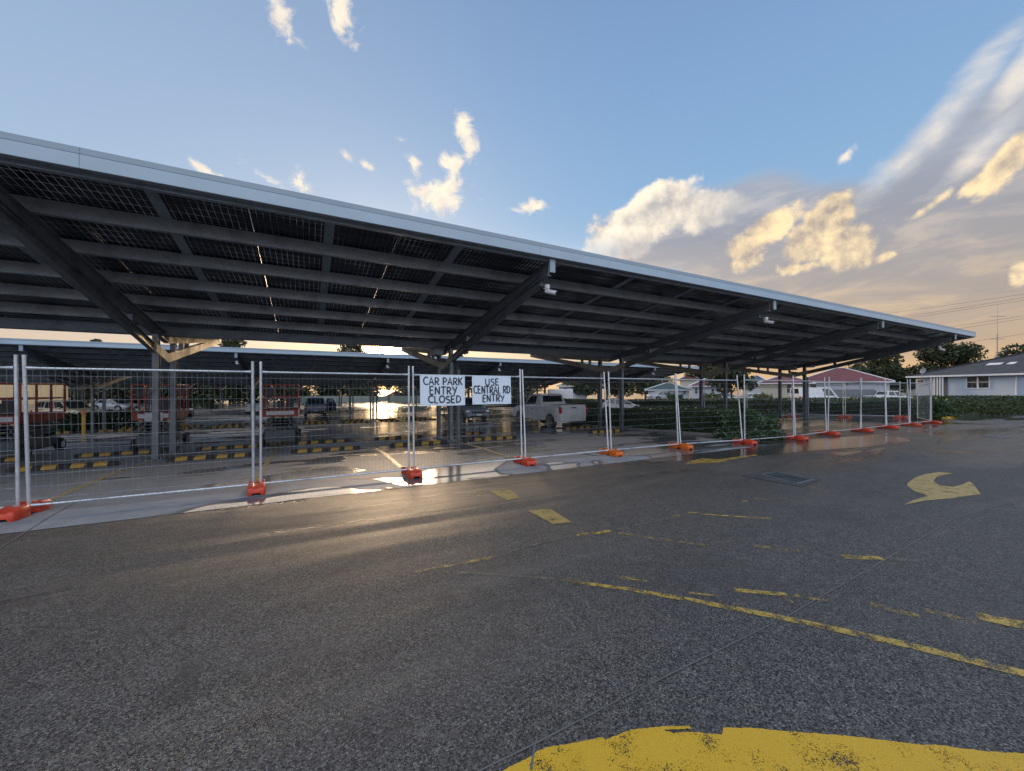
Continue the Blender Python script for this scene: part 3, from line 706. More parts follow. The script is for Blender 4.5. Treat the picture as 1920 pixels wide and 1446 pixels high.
# ------------------------------------------------------------------ signs
def arc(cx, cz, rx, rz_, a0, a1, n=9): return [(cx + rx * math.cos(math.radians(a0 + (a1 - a0) * i / n)), cz + rz_ * math.sin(math.radians(a0 + (a1 - a0) * i / n))) for i in range(n + 1)]
GL = {'C': (.78, [arc(.48, .5, .44, .48, 50, 310)]), 'A': (.86, [[(.04, 0), (.42, 1), (.82, 0)], [(.18, .36), (.68, .36)]]),
      'R': (.78, [[(.1, 0), (.1, 1)], [(.1, .97)] + arc(.32, .72, .34, .25, 88, -88) + [(.1, .46)], [(.30, .46), (.74, 0)]]),
      'P': (.70, [[(.12, 0), (.1, 1)], [(.1, .97)] + arc(.32, .70, .34, .27, 88, -88) + [(.1, .43)]]),
      'K': (.78, [[(.1, 0), (.1, 1)], [(.70, 1), (.12, .45)], [(.28, .56), (.74, .0)]]),
      'E': (.70, [[(.1, 0), (.1, 1)], [(.06, .97), (.62, 1)], [(.1, .52), (.55, .53)], [(.06, .03), (.62, .0)]]),
      'N': (.84, [[(.1, 0), (.1, 1)], [(.1, .98), (.70, .04)], [(.72, 0), (.72, 1)]]), 'T': (.80, [[(.0, .97), (.78, 1)], [(.38, .97), (.39, 0)]]),
      'Y': (.80, [[(.02, 1), (.38, .5)], [(.78, 1), (.28, -.04)]]), 'L': (.62, [[(.1, 1), (.1, .03), (.58, .02)]]),
      'O': (.92, [arc(.46, .5, .40, .47, 90, 450, 16)]), 'S': (.70, [arc(.36, .75, .27, .23, 40, 240, 8) + arc(.34, .25, .29, .25, 70, -140, 8)]),
      'D': (.86, [[(.1, 0), (.1, 1)], [(.08, .97)] + arc(.25, .5, .50, .47, 88, -88) + [(.08, .03)]]), 'U': (.80, [[(.08, 1), (.09, .4)] + arc(.39, .34, .30, .32, 180, 360, 8) + [(.69, 1)]]), ' ': (.34, [])}
def lettering(rows, parent):                   # rows: (text, x0, x1, z0, z1) on the face y=0, towards -y
    mb = MB(); k = 0
    for text, x0, x1, z0, z1 in rows:
        tw = sum(GL[ch][0] for ch in text) + .12 * (len(text) - 1); sx_ = (x1 - x0) / tw; x = x0
        for ch in text:
            wch, st = GL[ch]; hz = (z1 - z0) * random.uniform(.93, 1.03); dz_ = random.uniform(-.006, .006); sk = random.uniform(-.03, .05)
            for pl_ in st:
                P = [(x + (px + sk * pz) * sx_, z0 + dz_ + pz * hz) for px, pz in pl_]; k += 1; y = -.0035 - .0002 * (k % 40); vs = []
                for i, p in enumerate(P):
                    a = P[max(i - 1, 0)]; b = P[min(i + 1, len(P) - 1)]
                    dx, dz2 = b[0] - a[0], b[1] - a[1]; l = math.hypot(dx, dz2) or 1
                    hw = .0125 * random.uniform(.9, 1.1)
                    if 0 < i < len(P) - 1:
                        d1 = ((p[0] - a[0]), (p[1] - a[1])); l1 = math.hypot(*d1) or 1
                        cs = (d1[0] * dx + d1[1] * dz2) / (l1 * l); hw /= max(.55, cs)
                    vs += [(p[0] - dz2 / l * hw, y, p[1] + dx / l * hw), (p[0] + dz2 / l * hw, y, p[1] - dx / l * hw)]
                mb.add(vs, [(2 * i, 2 * i + 1, 2 * i + 3, 2 * i + 2) for i in range(len(P) - 1)])
            x += (wch + .12) * sx_
    return mb.build('lettering', M_INK, parent)
def sign(x, w_, z0, h_, rows, label, tilt):
    s_ = thing('sign_board', label, 'sign', (x, 7.455, z0), 0, 'hand painted signs on the fence'); s_.rotation_euler = (-.045, tilt, 0)
    mb = MB(); mb.box(0, w_, 0, .005, 0, h_); mb.build('board', M_SIGN, s_)
    lettering(rows, s_)
    for a in (.03, w_ - .03):
        for b in (.03, h_ - .03):
            mb = MB(); mb.tube([(a, -.003, b - .012), (a, -.008, b), (a, .03, b + .014)], .003, 5); mb.build('cable_tie', M_BLACK, s_)
u = .92 / 395
s1rows = [('CAR PARK', 28 * u, 372 * u, (275 - 92) * u * .955, (275 - 23) * u * .955), ('ENTRY', 78 * u, 322 * u, (275 - 175) * u * .955, (275 - 104) * u * .955), ('CLOSED', 68 * u, 358 * u, (275 - 250) * u * .955, (275 - 188) * u * .955)]
sign(1.90, .92, 1.325, .615, s1rows, 'white board hand lettered CAR PARK ENTRY CLOSED on the fence', 0)
u = .90 / 357
s2rows = [('USE', 117 * u, 245 * u, (265 - 90) * u * .9, (265 - 28) * u * .9), ('CENTRAL RD', 12 * u, 350 * u, (265 - 166) * u * .9, (265 - 97) * u * .9), ('ENTRY', 88 * u, 290 * u, (265 - 242) * u * .9, (265 - 176) * u * .9)]
sign(2.98, .90, 1.335, .60, s2rows, 'white board hand lettered USE CENTRAL RD ENTRY on the fence', 0)

# ------------------------------------------------------------------ wheel stops
def stop_proto():
    t = thing('wheel_stop', 'x', 'wheel stop')
    prof = lambda q: [(-.075 * q, 0), (-.055 * q, .085 * q ** .3), (-.035 * q, .10 * q ** .3), (.035 * q, .10 * q ** .3), (.055 * q, .085 * q ** .3), (.075 * q, 0)]
    mb = MB(); rings = []
    for x, q in ((-.86, .5), (-.80, .95), (-.78, 1), (.78, 1), (.80, .95), (.86, .5)):
        rings.append([Vector((x, a, b)) for a, b in prof(q)])
    mb.loft(rings); mb.build('stop_body', M_DARK, t, smooth=True)
    for x in (-.60, -.24, .20, .56):
        mb = MB()
        for sgn in (-1, 1):
            mb.add([(x - .12, sgn * .0755, .01), (x + .10, sgn * .0755, .01), (x + .12, sgn * .0585, .083), (x - .10, sgn * .0585, .083)], [(0, 1, 2, 3)])
        mb.add([(x - .10, -.034, .1015), (x + .12, -.034, .1015), (x + .12, .034, .1015), (x - .10, .034, .1015)], [(0, 1, 2, 3)])
        mb.add([(x - .10, -.0575, .0855), (x + .12, -.0575, .0855), (x + .12, -.0365, .1015), (x - .10, -.0365, .1015)], [(0, 1, 2, 3)])
        mb.build('yellow_patch', M_BOOT, t)
    return t
sp = stop_proto(); sfirst = True
C0 = -2.12
def put_stop(x, y, label):
    global sfirst
    loc = (x, y, gz(x, y) + .006)
    if sfirst: o = sp; sfirst = False; o.location = loc; o['label'] = label; o['group'] = 'black and yellow wheel stops'
    else: o = dup(sp, loc, random.uniform(-.02, .02), label, 'black and yellow wheel stops')
front = [(-7.23, 'in front of the large red lift'), (-4.68, 'left of the left column pair'), (-2.12, 'right of the left column pair'), (.435, 'below the small red lift'), (2.99, 'under the first sign'), (5.55, 'under the second sign'), (10.45, 'beside the hedge bed')]
for x, t_ in front: put_stop(x, 11.95, 'near row black and yellow wheel stop ' + t_)
back = [(-7.3, 'behind the large red lift wheel'), (-4.75, 'left of the left column pair'), (-2.15, 'right of the left column pair'), (.40, 'beside the small red lift'), (2.95, 'under the first sign'), (5.5, 'under the second sign, with a chain peg'), (11.2, 'behind the white pickup')]
for x, t_ in back: put_stop(x, 14.75, 'second row black and yellow wheel stop ' + t_)
far = 0
for y, nm, xs in ((30.2, 'third row', range(-4, 5)), (33.1, 'fourth row', range(-4, 5))):
    for k in xs:
        x = C0 + 2.556 * k
        put_stop(x, y, f'distant black and yellow wheel stop, {nm} under the second canopy'); 
for x in (15.2, 17.8, 20.6, 23.0): put_stop(x, 12.2, 'black and yellow wheel stop between the leafy bush and the rear fence')
# small capped peg behind a wheel stop
pg = MB(); pg.tube([(0, 0, 0), (0, 0, .05), (.02, 0, .16), (0, 0, .24)], .02, 8, True, [.05, .03, .02, .03]); pg.tube([(0, 0, .24), (.01, 0, .30)], .055, 8, True, [.03, .06])
p_ = G(899, 815); o = pg.build('marker_peg', M_DARK, None, smooth=True); o.location = p_; tag(o, 'small dark peg standing behind a wheel stop under the second sign', 'peg')

# ------------------------------------------------------------------ scissor lifts
def wheel(par, x, y, r, wd, rimm=M_RIM, sgn=1, spokes=6):
    mb = MB(); mb.tube([(x, y - wd / 2, r), (x, y - wd / 2 + .02, r), (x, y + wd / 2 - .02, r), (x, y + wd / 2, r)], r, 22, True, [r * .93, r, r, r * .93]); w_ = mb.build('wheel', M_DARK, par, smooth=True)
    yo = y + sgn * wd / 2
    mb = MB(); mb.tube([(x, yo, r), (x, yo + sgn * .006, r)], r * .30, 12); mb.tube([(x, yo - sgn * .002, r), (x, yo + sgn * .004, r)], r * .62, 20) if spokes == 0 else None
    for k in range(spokes):
        a = 2 * math.pi * k / spokes; p1 = (x + math.cos(a) * r * .64, yo + sgn * .004, r + math.sin(a) * r * .64)
        mb.bar((x, yo + sgn * .004, r), p1, .012, r * .16, (-math.sin(a), 0, math.cos(a)))
    n = 22; R0, R1 = r * .60, r * .70
    vs = [(x + math.cos(2 * math.pi * i / n) * R, yo + sgn * q, r + math.sin(2 * math.pi * i / n) * R) for R, q in ((R0, .004), (R1, .008)) for i in range(n)]
    mb.add(vs, [(i, (i + 1) % n, n + (i + 1) % n, n + i) for i in range(n)])
    mb.build('rim', rimm, w_)
def lift(x, y, rz, label, L=2.0, W=1.0, sc=1):
    t = thing('scissor_lift', label, 'scissor lift', (x, y, gz(x, y) + .005), rz, 'red scissor lifts parked under the canopy')
    # local: x across 0..W centred, y length from 0 back to L
    mb = MB(); mb.box(-W / 2 + .06, W / 2 - .06, .05, L - .05, .16, .40); mb.box(-W / 2 + .10, W / 2 - .10, -.02, .10, .22, .50); mb.box(-W / 2 + .02, -W / 2 + .16, .3, L - .3, .22, .48); mb.box(W / 2 - .16, W / 2 - .02, .3, L - .3, .22, .48)
    mb.box(-W / 2 + .20, -W / 2 + .42, .12, .5, .40, .56); mb.box(W / 2 - .40, W / 2 - .15, L - .7, L - .1, .40, .58)
    mb.build('chassis', M_LIFTD, t, .012)
    M90 = Matrix.Rotation(math.pi / 2, 4, 'Z')
    for sx_ in (-1, 1):
        for yy in (.22, L - .22):
            mb = MB(); cx = sx_ * (W / 2 - .02); r = .19
            mb.tube([(cx - .07, yy, r), (cx - .06, yy, r), (cx + .06, yy, r), (cx + .07, yy, r)], r, 20, True, [r * .94, r, r, r * .94]); w_ = mb.build('wheel', M_DARK, t, smooth=True)
            mb = MB(); mb.tube([(cx + sx_ * .065, yy, r), (cx + sx_ * .075, yy, r)], .10, 16); mb.tube([(cx + sx_ * .07, yy, r), (cx + sx_ * .09, yy, r)], .03, 8); mb.build('rim', M_LABEL, w_, smooth=True)
    mb = MB()
    for k in range(5):                       # folded scissor arms
        z0 = .46 + k * .10
        for sx_ in (-1, 1):
            q = sx_ * (W / 2 - .17 - .05 * (k % 2))
            mb.bar((q, .12, z0), (q, L - .12, z0 + .075), .04, .07); mb.bar((q - sx_ * .055, .12, z0 + .075), (q - sx_ * .055, L - .12, z0), .04, .07)
        for yy in (.14, L * .5, L - .14): mb.tube([(-W / 2 + .14, yy, z0 + .04), (W / 2 - .14, yy, z0 + .04)], .022, 8)
    mb.bar((0, .4, .52), (0, L - .4, .86), .09, .09)
    mb.build('scissor_stack', M_LIFTD, t, .004)
    z = .98
    mb = MB(); mb.box(-W / 2, W / 2, 0, L, z, z + .05)
    for a, b, c_, d in ((-W / 2, W / 2, -.012, .012), (-W / 2, W / 2, L - .012, L + .012)): mb.box(a, b, c_, d, z - .03, z + .20)
    for a in (-W / 2 - .012, W / 2 - .012): mb.box(a, a + .024, .014, L - .014, z - .03, z + .20)
    mb.build('platform', M_LIFT, t)
    mb = MB(); h = 2.03
    pts = [(-W / 2, 0), (W / 2, 0), (W / 2, L * .33), (W / 2, L * .66), (W / 2, L), (-W / 2, L), (-W / 2, L * .66), (-W / 2, L * .33), (W * .1, 0)]
    for a, b in pts: mb.bar((a, b, z + .18), (a, b, h), .045, .045, (0, 1, 0))
    for zz in (h - .02, z + .62):
        for a, b, c_, d in ((-W / 2, 0, W / 2, 0), (W / 2, 0, W / 2, L), (W / 2, L, -W / 2, L), (-W / 2, L, -W / 2, 0)): mb.bar((a, b, zz), (c_, d, zz), .042, .042)
    mb.build('guard_rail', M_LIFT, t, .004)
    mb = MB(); mb.box(-W / 2 + .13, W / 2 - .12, -.022, -.0125, z + .03, z + .155); mb.build('name_strip', M_LABEL, t)
    mb = MB(); mb.box(-W / 2 + .08, -W / 2 + .30, -.08, .05, h - .42, h - .06); mb.build('control_box', M_BLACK, t, .02)
    mb = MB(); mb.box(W / 2 - .36, W / 2 - .14, .06, .16, z + .22, z + .60); mb.build('gate_panel', M_BLACK, t, .01)
    mb = MB(); mb.box(-.1, .06, .5, .62, z + .05, z + .5); mb.build('tool_box', M_BLACK, t, .01)
    mb = MB()
    for k in range(4): mb.bar((-W / 2 + .16 + k * (W - .32) / 3, -.016, z - .045), (-W / 2 + .24 + k * (W - .32) / 3, -.016, z - .045), .02, .03)
    mb.build('step_mark', M_LIFTY, t)
    return t
lift(-.86, 15.1, .0, 'small red scissor lift right of the first double fence post', 2.0, 1.05)
lb = lift(-4.15, 15.3, .04, 'red scissor lift half hidden by the left column pair', 2.0, .95)
la = lift(-7.25, 15.0, .0, 'large red scissor lift at the left edge of the car park', 2.1, 1.05)
mb = MB()
for k in range(5): mb.box(.02, .40, 2.03, 2.07, .50 + k * .10, .56 + k * .10)
mb.box(.16, .20, 2.0, 2.03, .45, .98); mb.build('access_ladder', M_LIFTY, lb)
mb = MB(); mb.box(-.55, -.1, -.035, -.022, 1.0, 1.2); mb.build('notice_plate', M_LABEL, la)
mb = MB(); mb.box(-.18, .22, -.045, -.03, .92, 1.18); mb.build('notice_plate', M_LABEL, lb)

# ------------------------------------------------------------------ vehicles
def car(x, y, rz, kind, paint, label, z=None, group='cars parked in the car park', door=False):
    t = thing({'ute': 'pickup_truck', 'dcab': 'pickup_truck', 'van': 'delivery_van', 'suv': 'suv_car', 'hatch': 'hatchback_car', 'sedan': 'sedan_car'}[kind], label, {'ute': 'pickup', 'dcab': 'pickup', 'van': 'van'}.get(kind, 'car'), (x, y, gz(x, y) + .005 if z is None else z), rz, group)
    # local: +x forward, origin mid wheelbase on the ground
    K_ = {'ute': dict(L=(-2.35, 2.55), wb=3.08, W=1.78, r=.36, sill=.42, prof=[(-2.35, 1.18), (-.55, 1.18), (-.5, 1.16), (1.05, 1.12), (1.9, 1.04), (2.4, .92), (2.55, .70)], gh=(-.62, 1.25, -.42, .42, 1.74), wn=[(.30, .93)]),
          'dcab': dict(L=(-2.6, 2.55), wb=3.08, W=1.82, r=.38, sill=.45, prof=[(-2.6, 1.22), (-1.0, 1.22), (1.05, 1.14), (1.9, 1.06), (2.4, .95), (2.55, .70)], gh=(-1.12, 1.25, -.85, .42, 1.80), wn=[(.08, .47), (.53, .95)]),
          'suv': dict(L=(-2.25, 2.3), wb=2.7, W=1.84, r=.36, sill=.35, prof=[(-2.25, .9), (-2.15, 1.05), (.95, 1.08), (1.8, 1.02), (2.2, .85), (2.3, .6)], gh=(-2.1, 1.15, -1.75, .35, 1.70), wn=[(.06, .30), (.34, .62), (.66, .95)]),
          'hatch': dict(L=(-2.0, 2.15), wb=2.6, W=1.75, r=.32, sill=.26, prof=[(-2.0, .75), (-1.9, .95), (.9, .95), (1.7, .82), (2.05, .66), (2.15, .5)], gh=(-1.85, 1.35, -1.1, .1, 1.47), wn=[(.12, .38), (.42, .66), (.70, .95)]),
          'sedan': dict(L=(-2.35, 2.35), wb=2.75, W=1.80, r=.33, sill=.26, prof=[(-2.35, .8), (-2.2, 1.0), (-1.5, 1.02), (1.0, .95), (1.9, .82), (2.25, .66), (2.35, .5)], gh=(-1.75, 1.3, -1.05, .25, 1.46), wn=[(.10, .36), (.40, .65), (.69, .95)]),
          'van': dict(L=(-2.6, 2.5), wb=3.2, W=1.95, r=.36, sill=.32, prof=[(-2.6, 1.2), (1.4, 1.2), (2.1, 1.05), (2.4, .85), (2.5, .6)], gh=(-2.6, 1.95, -2.55, 1.15, 2.2), wn=[(.70, .95)])}[kind]
    wb, W, r = K_['wb'], K_['W'], K_['r']; x0, x1 = K_['L']; P = K_['prof']
    def top(xx):
        for (a, za), (b, zb) in zip(P, P[1:]):
            if xx <= b: return za + (zb - za) * (xx - a) / (b - a)
        return P[-1][1]
    xs = sorted(set([round(x0 + (x1 - x0) * i / 26, 3) for i in range(27)] + [p[0] for p in P] + [s_ * wb / 2 + d for s_ in (-1, 1) for d in (-.44, -.40, -.32, -.2, 0, .2, .32, .40, .44)]))
    xs = [q for q in xs if x0 <= q <= x1]
    rings = []
    for q in xs:
        zb = K_['sill']
        for c_ in (-wb / 2, wb / 2):
            d = abs(q - c_)
            if d < .425: zb = max(zb, r + math.sqrt(max(0, .425 ** 2 - d * d)) * .98)
        tz = max(top(q), zb + .05); e = min(1, min(q - x0, x1 - q) / .35); k = W / 2 * (.86 + .14 * math.sqrt(max(0, e)))
        m1 = zb + (tz - zb) * .55
        rings.append([Vector((q, s_ * yy, z_)) for s_, yy, z_ in ((-1, k * .95, zb), (-1, k, max(zb, m1 - .12) if m1 - .12 > zb else zb + .01), (-1, k, m1), (-1, k * .95, tz - .05), (-1, k * .88, tz), (1, k * .88, tz), (1, k * .95, tz - .05), (1, k, m1), (1, k, max(zb + .01, m1 - .12)), (1, k * .95, zb))])
    body = MB().loft(rings)
    gb0, gb1, gr0, gr1, gh = K_['gh']; zb0 = top(gb0) - .03; zb1 = top(min(gb1, x1)) - .03; kb, kr = W / 2 * .90, W / 2 * .74
    B = [Vector(p) for p in ((gb0, -kb, zb0), (gb1, -kb, zb1), (gb1, kb, zb1), (gb0, kb, zb0), (gr0, -kr, gh - .03), (gr1, -kr, gh - .03), (gr1, kr, gh - .03), (gr0, kr, gh - .03), (gr0 + .12, -kr + .12, gh), (gr1 - .15, -kr + .12, gh + .01), (gr1 - .15, kr - .12, gh + .01), (gr0 + .12, kr - .12, gh))]
    body.add(B, [(0, 1, 5, 4), (1, 2, 6, 5), (2, 3, 7, 6), (3, 0, 4, 7), (4, 5, 9, 8), (5, 6, 10, 9), (6, 7, 11, 10), (7, 4, 8, 11), (8, 9, 10, 11), (3, 2, 1, 0)])
    body.build('body', paint, t, smooth=True, ang=28)
    def pane(a, b, c_, d, u0, u1, v0, v1, nm='window', off=.008):   # quad on a bilinear face a(bl) b(br) c(tr) d(tl)
        f = lambda u_, v_: a.lerp(b, u_).lerp(d.lerp(c_, u_), v_)
        q = [f(u0, v0), f(u1, v0), f(u1, v1), f(u0, v1)]; n_ = (q[1] - q[0]).cross(q[3] - q[0]).normalized() * off
        mb = MB(); mb.add([p + n_ for p in q] + [p - n_ * .5 for p in q], [(0, 1, 2, 3), (7, 6, 5, 4), (0, 4, 5, 1), (1, 5, 6, 2), (2, 6, 7, 3), (3, 7, 4, 0)]); mb.build(nm, M_GLASS, t)
    for u0, u1 in K_['wn']:
        pane(B[0], B[1], B[5], B[4], u0, u1, .14, .90); pane(B[2], B[3], B[7], B[6], 1 - u1, 1 - u0, .14, .90)
    pane(B[1], B[2], B[6], B[5], .07, .93, .10, .93, 'windscreen')
    if kind != 'van' or 1: pane(B[3], B[0], B[4], B[7], .09, .91, .30 if kind not in ('suv', 'hatch') else .22, .88, 'rear_window')
    for s_ in (-1, 1):
        for c_ in (-wb / 2, wb / 2): wheel(t, c_, s_ * (W / 2 - .13), r, .22, M_RIM, s_)
        zt = top(x0 + .1)
        mb = MB(); mb.box(x0 - .012, x0 + .12, s_ * (W / 2 * .86) - .09, s_ * (W / 2 * .86) + .03 * 1, zt - .36 if kind in ('ute', 'dcab', 'van') else zt - .22, zt - .06); mb.build('tail_light', M_TAIL, t, .01)
        zt = top(x1 - .15); mb = MB(); mb.box(x1 - .28, x1 - .05, s_ * (W / 2 * .80) - .16, s_ * (W / 2 * .80) + .08, zt - .17, zt - .03); mb.build('headlight', M_LENS, t, .02)
        mb = MB(); mb.box(gb1 - .55, gb1 - .38, s_ * (W / 2 + .02), s_ * (W / 2 + .20), zb1 + .02, zb1 + .18); mb.build('side_mirror', paint if kind != 'ute' else M_BLACK, t, .03)
        mb = MB(); mb.box(-.05 if kind != 'ute' else .0, .12, s_ * (W / 2) - .01, s_ * (W / 2) + .02, top(0) - .20, top(0) - .165); mb.build('door_handle', M_BLACK if paint is M_WHITE else paint, t)
    mb = MB(); mb.box(x1 - .06, x1 + .01, -.5, .5, top(x1 - .1) - .20, top(x1 - .1) - .05); mb.box(x1 - .06, x1 + .012, -.62, .62, .36, .46); mb.build('grille', M_BLACK, t, .01)
    mb = MB(); mb.box(x0 - .03, x0 + .1, -W / 2 * .84, W / 2 * .84, K_['sill'], K_['sill'] + .17); mb.build('rear_bumper', M_BLACK if kind in ('dcab',) else paint, t, .03)
    zpl = K_['sill'] + .22 if kind in ('ute', 'dcab') else .62
    mb = MB(); mb.box(x0 - .035, x0 - .02, -.19, .19, zpl - .02, zpl + .09); mb.build('number_plate', M_PLATE, t)
    mb = MB(); mb.box(x1 + .012, x1 + .022, -.19, .19, .47, .57); mb.build('number_plate', M_PLATE, t)
    if kind in ('ute', 'dcab'):
        e = gb0 - .06
        mb = MB(); mb.box(x0 + .08, e, -W / 2 * .78, W / 2 * .78, top(-2) + .001, top(-2) + .006); mb.build('bed_liner', M_BLACK, t)
        mb = MB(); a = W / 2 * .76
        for q in ((x0 + .01, x0 + .05, -W / 2 * .82, W / 2 * .82), (x0 + .05, e, -W / 2 * .88, -a), (x0 + .05, e, a, W / 2 * .88)): mb.box(*q, top(-2) - .02, top(-2) + .035)
        mb.build('bed_rim', paint, t, .01)
        mb = MB(); zt = top(-2)
        mb.box(x0 - .014, x0 + .01, -W / 2 * .72, W / 2 * .72, K_['sill'] + .22, zt - .01); mb.build('tailgate', paint, t, .008)
        mb = MB(); mb.box(x0 - .024, x0 - .013, -.14, .14, zt - .12, zt - .07); mb.build('tailgate_handle', M_BLACK, t)
        if kind == 'ute':
            mb = MB()
            for k in range(9): mb.bar((gb0 + .06 - .03, -.55 + k * .1375, zt + .22), (gb0 + .14 - .03, -.53 + k * .1325, gh - .10), .02, .012)
            mb.build('window_guard', M_BLACK, t)
    if door:
        mb = MB(); d0 = Vector((.95, -W / 2, .5)); mb.prism([(0, 0), (1.0, 0), (1.0, .62), (.92, .66), (.62, 1.22), (.1, 1.22), (0, .66)], -.03, .03, Matrix.Translation((.95, -W / 2 - .02, .5)) @ Matrix.Rotation(math.radians(-100), 4, 'Z') @ Matrix.Identity(4))
        mb.build('open_door', paint, t, .01)
    return t
car(11.3, 17.55, math.pi / 2, 'ute', M_WHITE, 'white single cab pickup parked tail out behind the fence')
bx, by = .5, 41.0
car(bx, by, math.pi / 2, 'dcab', M_BLUEP, 'blue dual cab pickup with its right door open, a person beside it', door=True)
car(10.6, 27.6, -math.pi / 2, 'suv', M_GREYP, 'grey four wheel drive parked nose out below the second sign')
car(25.9, 27.4, math.radians(-42), 'hatch', M_WHITE, 'white hatchback parked behind the hedge, right of the white pickup')
px, py_ = at(482, 43); car(px, py_, math.pi / 2, 'sedan', M_WHITE, 'white sedan seen between the first double fence posts')
px, py_ = at(338, 37); car(px, py_, math.radians(-75), 'suv', M_BLKP, 'black car parked right of the left column pair')
px, py_ = at(128, 31); car(px, py_, math.radians(-35), 'suv', M_GOLD, 'champagne coloured car behind the large red lift')
px, py_ = at(215, 46); car(px, py_, math.radians(-30), 'sedan', M_SILV, 'silver sedan behind the low shrubs on the left')
px, py_ = at(1405, 52); car(px, py_, math.radians(150), 'sedan', M_WHITE, 'white sedan beyond the boundary hedge, by the street tree', group='vehicles on the street beyond the hedge')
px, py_ = at(1530, 47); car(px, py_, math.radians(-28), 'van', M_WHITE, 'white van beyond the hedge, behind the right end column', group='vehicles on the street beyond the hedge')
px, py_ = at(1668, 47); car(px, py_, math.radians(-26), 'dcab', M_WHITE, 'white dual cab pickup with a roof rack beyond the hedge', group='vehicles on the street beyond the hedge')
px, py_ = at(1245, 56); car(px, py_, math.radians(-20), 'sedan', M_SILV, 'silver car beyond the hedge in front of the green roofed house', group='vehicles on the street beyond the hedge')
px, py_ = at(1362, 55); car(px, py_, math.radians(-20), 'hatch', M_WHITE, 'small white car beyond the hedge, left of the street tree', group='vehicles on the street beyond the hedge')
# covered grey trailer
px, py_ = at(1592, 49); tr_ = thing('box_trailer', 'long grey box trailer beyond the hedge, left of the racked pickup', 'trailer', (px, py_, gz(px, py_)), -YAW)
mb = MB(); mb.prism([(-2.5, .5), (2.6, .5), (2.6, 1.75), (2.3, 2.0), (-2.3, 2.0), (-2.5, 1.9)], -1, 1); mb.build('trailer_body', simple('trailer_grey', (.16, .18, .2), .5), tr_, .04)
mb = MB(); mb.box(-2.45, 2.55, -1.02, -1.003, .9, 1.02); mb.build('side_stripe', M_WHITE, tr_)
for q in (-.5, .5): wheel(tr_, q, -.9, .33, .2, M_RIM, -1)
px, py_ = at(1050, 62); bx_ = thing('box_trailer', 'white box trailer in front of the tan roofed building', 'trailer', (px, py_, gz(px, py_)), -YAW)
mb = MB(); mb.box(-1.9, 1.9, -1, 1, .5, 2.3); mb.build('trailer_body', M_WHITE, bx_, .05)
for q in (-.5, .5): wheel(bx_, q, -.95, .33, .2, M_RIM, -1)

# person standing behind the open door of the blue pickup
def person(x, y, label):
    me = bpy.data.meshes.new('person')
    J_ = dict(pel=(0, 0, .95), sp=(0, .01, 1.15), ch=(0, .02, 1.36), nk=(0, 0, 1.50), hd=(0, -.02, 1.62), ht=(0, -.01, 1.72), lh=(-.1, 0, .9), lk=(-.12, -.03, .5), la=(-.13, .02, .09), lt=(-.13, -.16, .04), rh=(.1, 0, .9), rk=(.13, .03, .5), ra=(.17, .05, .09), rt=(.18, -.12, .04),
              ls=(-.19, .01, 1.42), le=(-.25, -.05, 1.16), lw=(-.20, -.24, 1.02), lf=(-.18, -.31, .99), rs=(.19, .01, 1.42), re=(.25, -.05, 1.16), rw=(.18, -.25, 1.06), rf=(.15, -.32, 1.05))
    R = dict(pel=.15, sp=.13, ch=.16, nk=.06, hd=.095, ht=.07, lh=.10, lk=.062, la=.045, lt=.035, rh=.10, rk=.062, ra=.045, rt=.035, ls=.07, le=.045, lw=.033, lf=.03, rs=.07, re=.045, rw=.033, rf=.03)
    ks = list(J_); E = [('pel', 'sp'), ('sp', 'ch'), ('ch', 'nk'), ('nk', 'hd'), ('hd', 'ht'), ('pel', 'lh'), ('lh', 'lk'), ('lk', 'la'), ('la', 'lt'), ('pel', 'rh'), ('rh', 'rk'), ('rk', 'ra'), ('ra', 'rt'), ('ch', 'ls'), ('ls', 'le'), ('le', 'lw'), ('lw', 'lf'), ('ch', 'rs'), ('rs', 're'), ('re', 'rw'), ('rw', 'rf')]
    me.from_pydata([J_[k] for k in ks], [(ks.index(a), ks.index(b)) for a, b in E], [])
    o = bpy.data.objects.new('person', me); COL.objects.link(o)
    o.modifiers.new('skin', 'SKIN'); sv = me.skin_vertices[0].data
    for i, k in enumerate(ks): sv[i].radius = (R[k], R[k] * (.75 if k in ('pel', 'sp', 'ch') else 1))
    sv[0].use_root = True; o.modifiers.new('sub', 'SUBSURF').levels = 2; o.modifiers['sub'].render_levels = 2
    dg = bpy.context.evaluated_depsgraph_get(); m2 = bpy.data.meshes.new_from_object(o.evaluated_get(dg)); o.modifiers.clear(); o.data = m2
    m, n_, b, _ = mat('person_skin_and_clothes'); s3 = N(n_, 'ShaderNodeSeparateXYZ'); n_.links.new(objc(n_), s3.inputs[0])
    r_c = ramp(n_, mrange(n_, s3.outputs[2], 0, 1.8, 0, 1, False), [(0, (.02, .02, .02)), (.055, (.35, .2, .14)), (.30, (.02, .025, .04)), (.52, (.03, .03, .05)), (.82, (.38, .22, .15)), (.93, (.03, .02, .015))]); r_c.color_ramp.interpolation = 'CONSTANT'
    n_.links.new(r_c.outputs[0], b.inputs['Base Color']); m2.materials.clear(); m2.materials.append(m)
    m2.polygons.foreach_set('use_smooth', [True] * len(m2.polygons))
    o.location = (x, y, gz(x, y)); o.rotation_euler = (0, 0, math.radians(150)); return tag(o, label, 'person')
person(bx + 1.35, by - .1, 'person in dark shorts standing at the open door of the blue pickup')

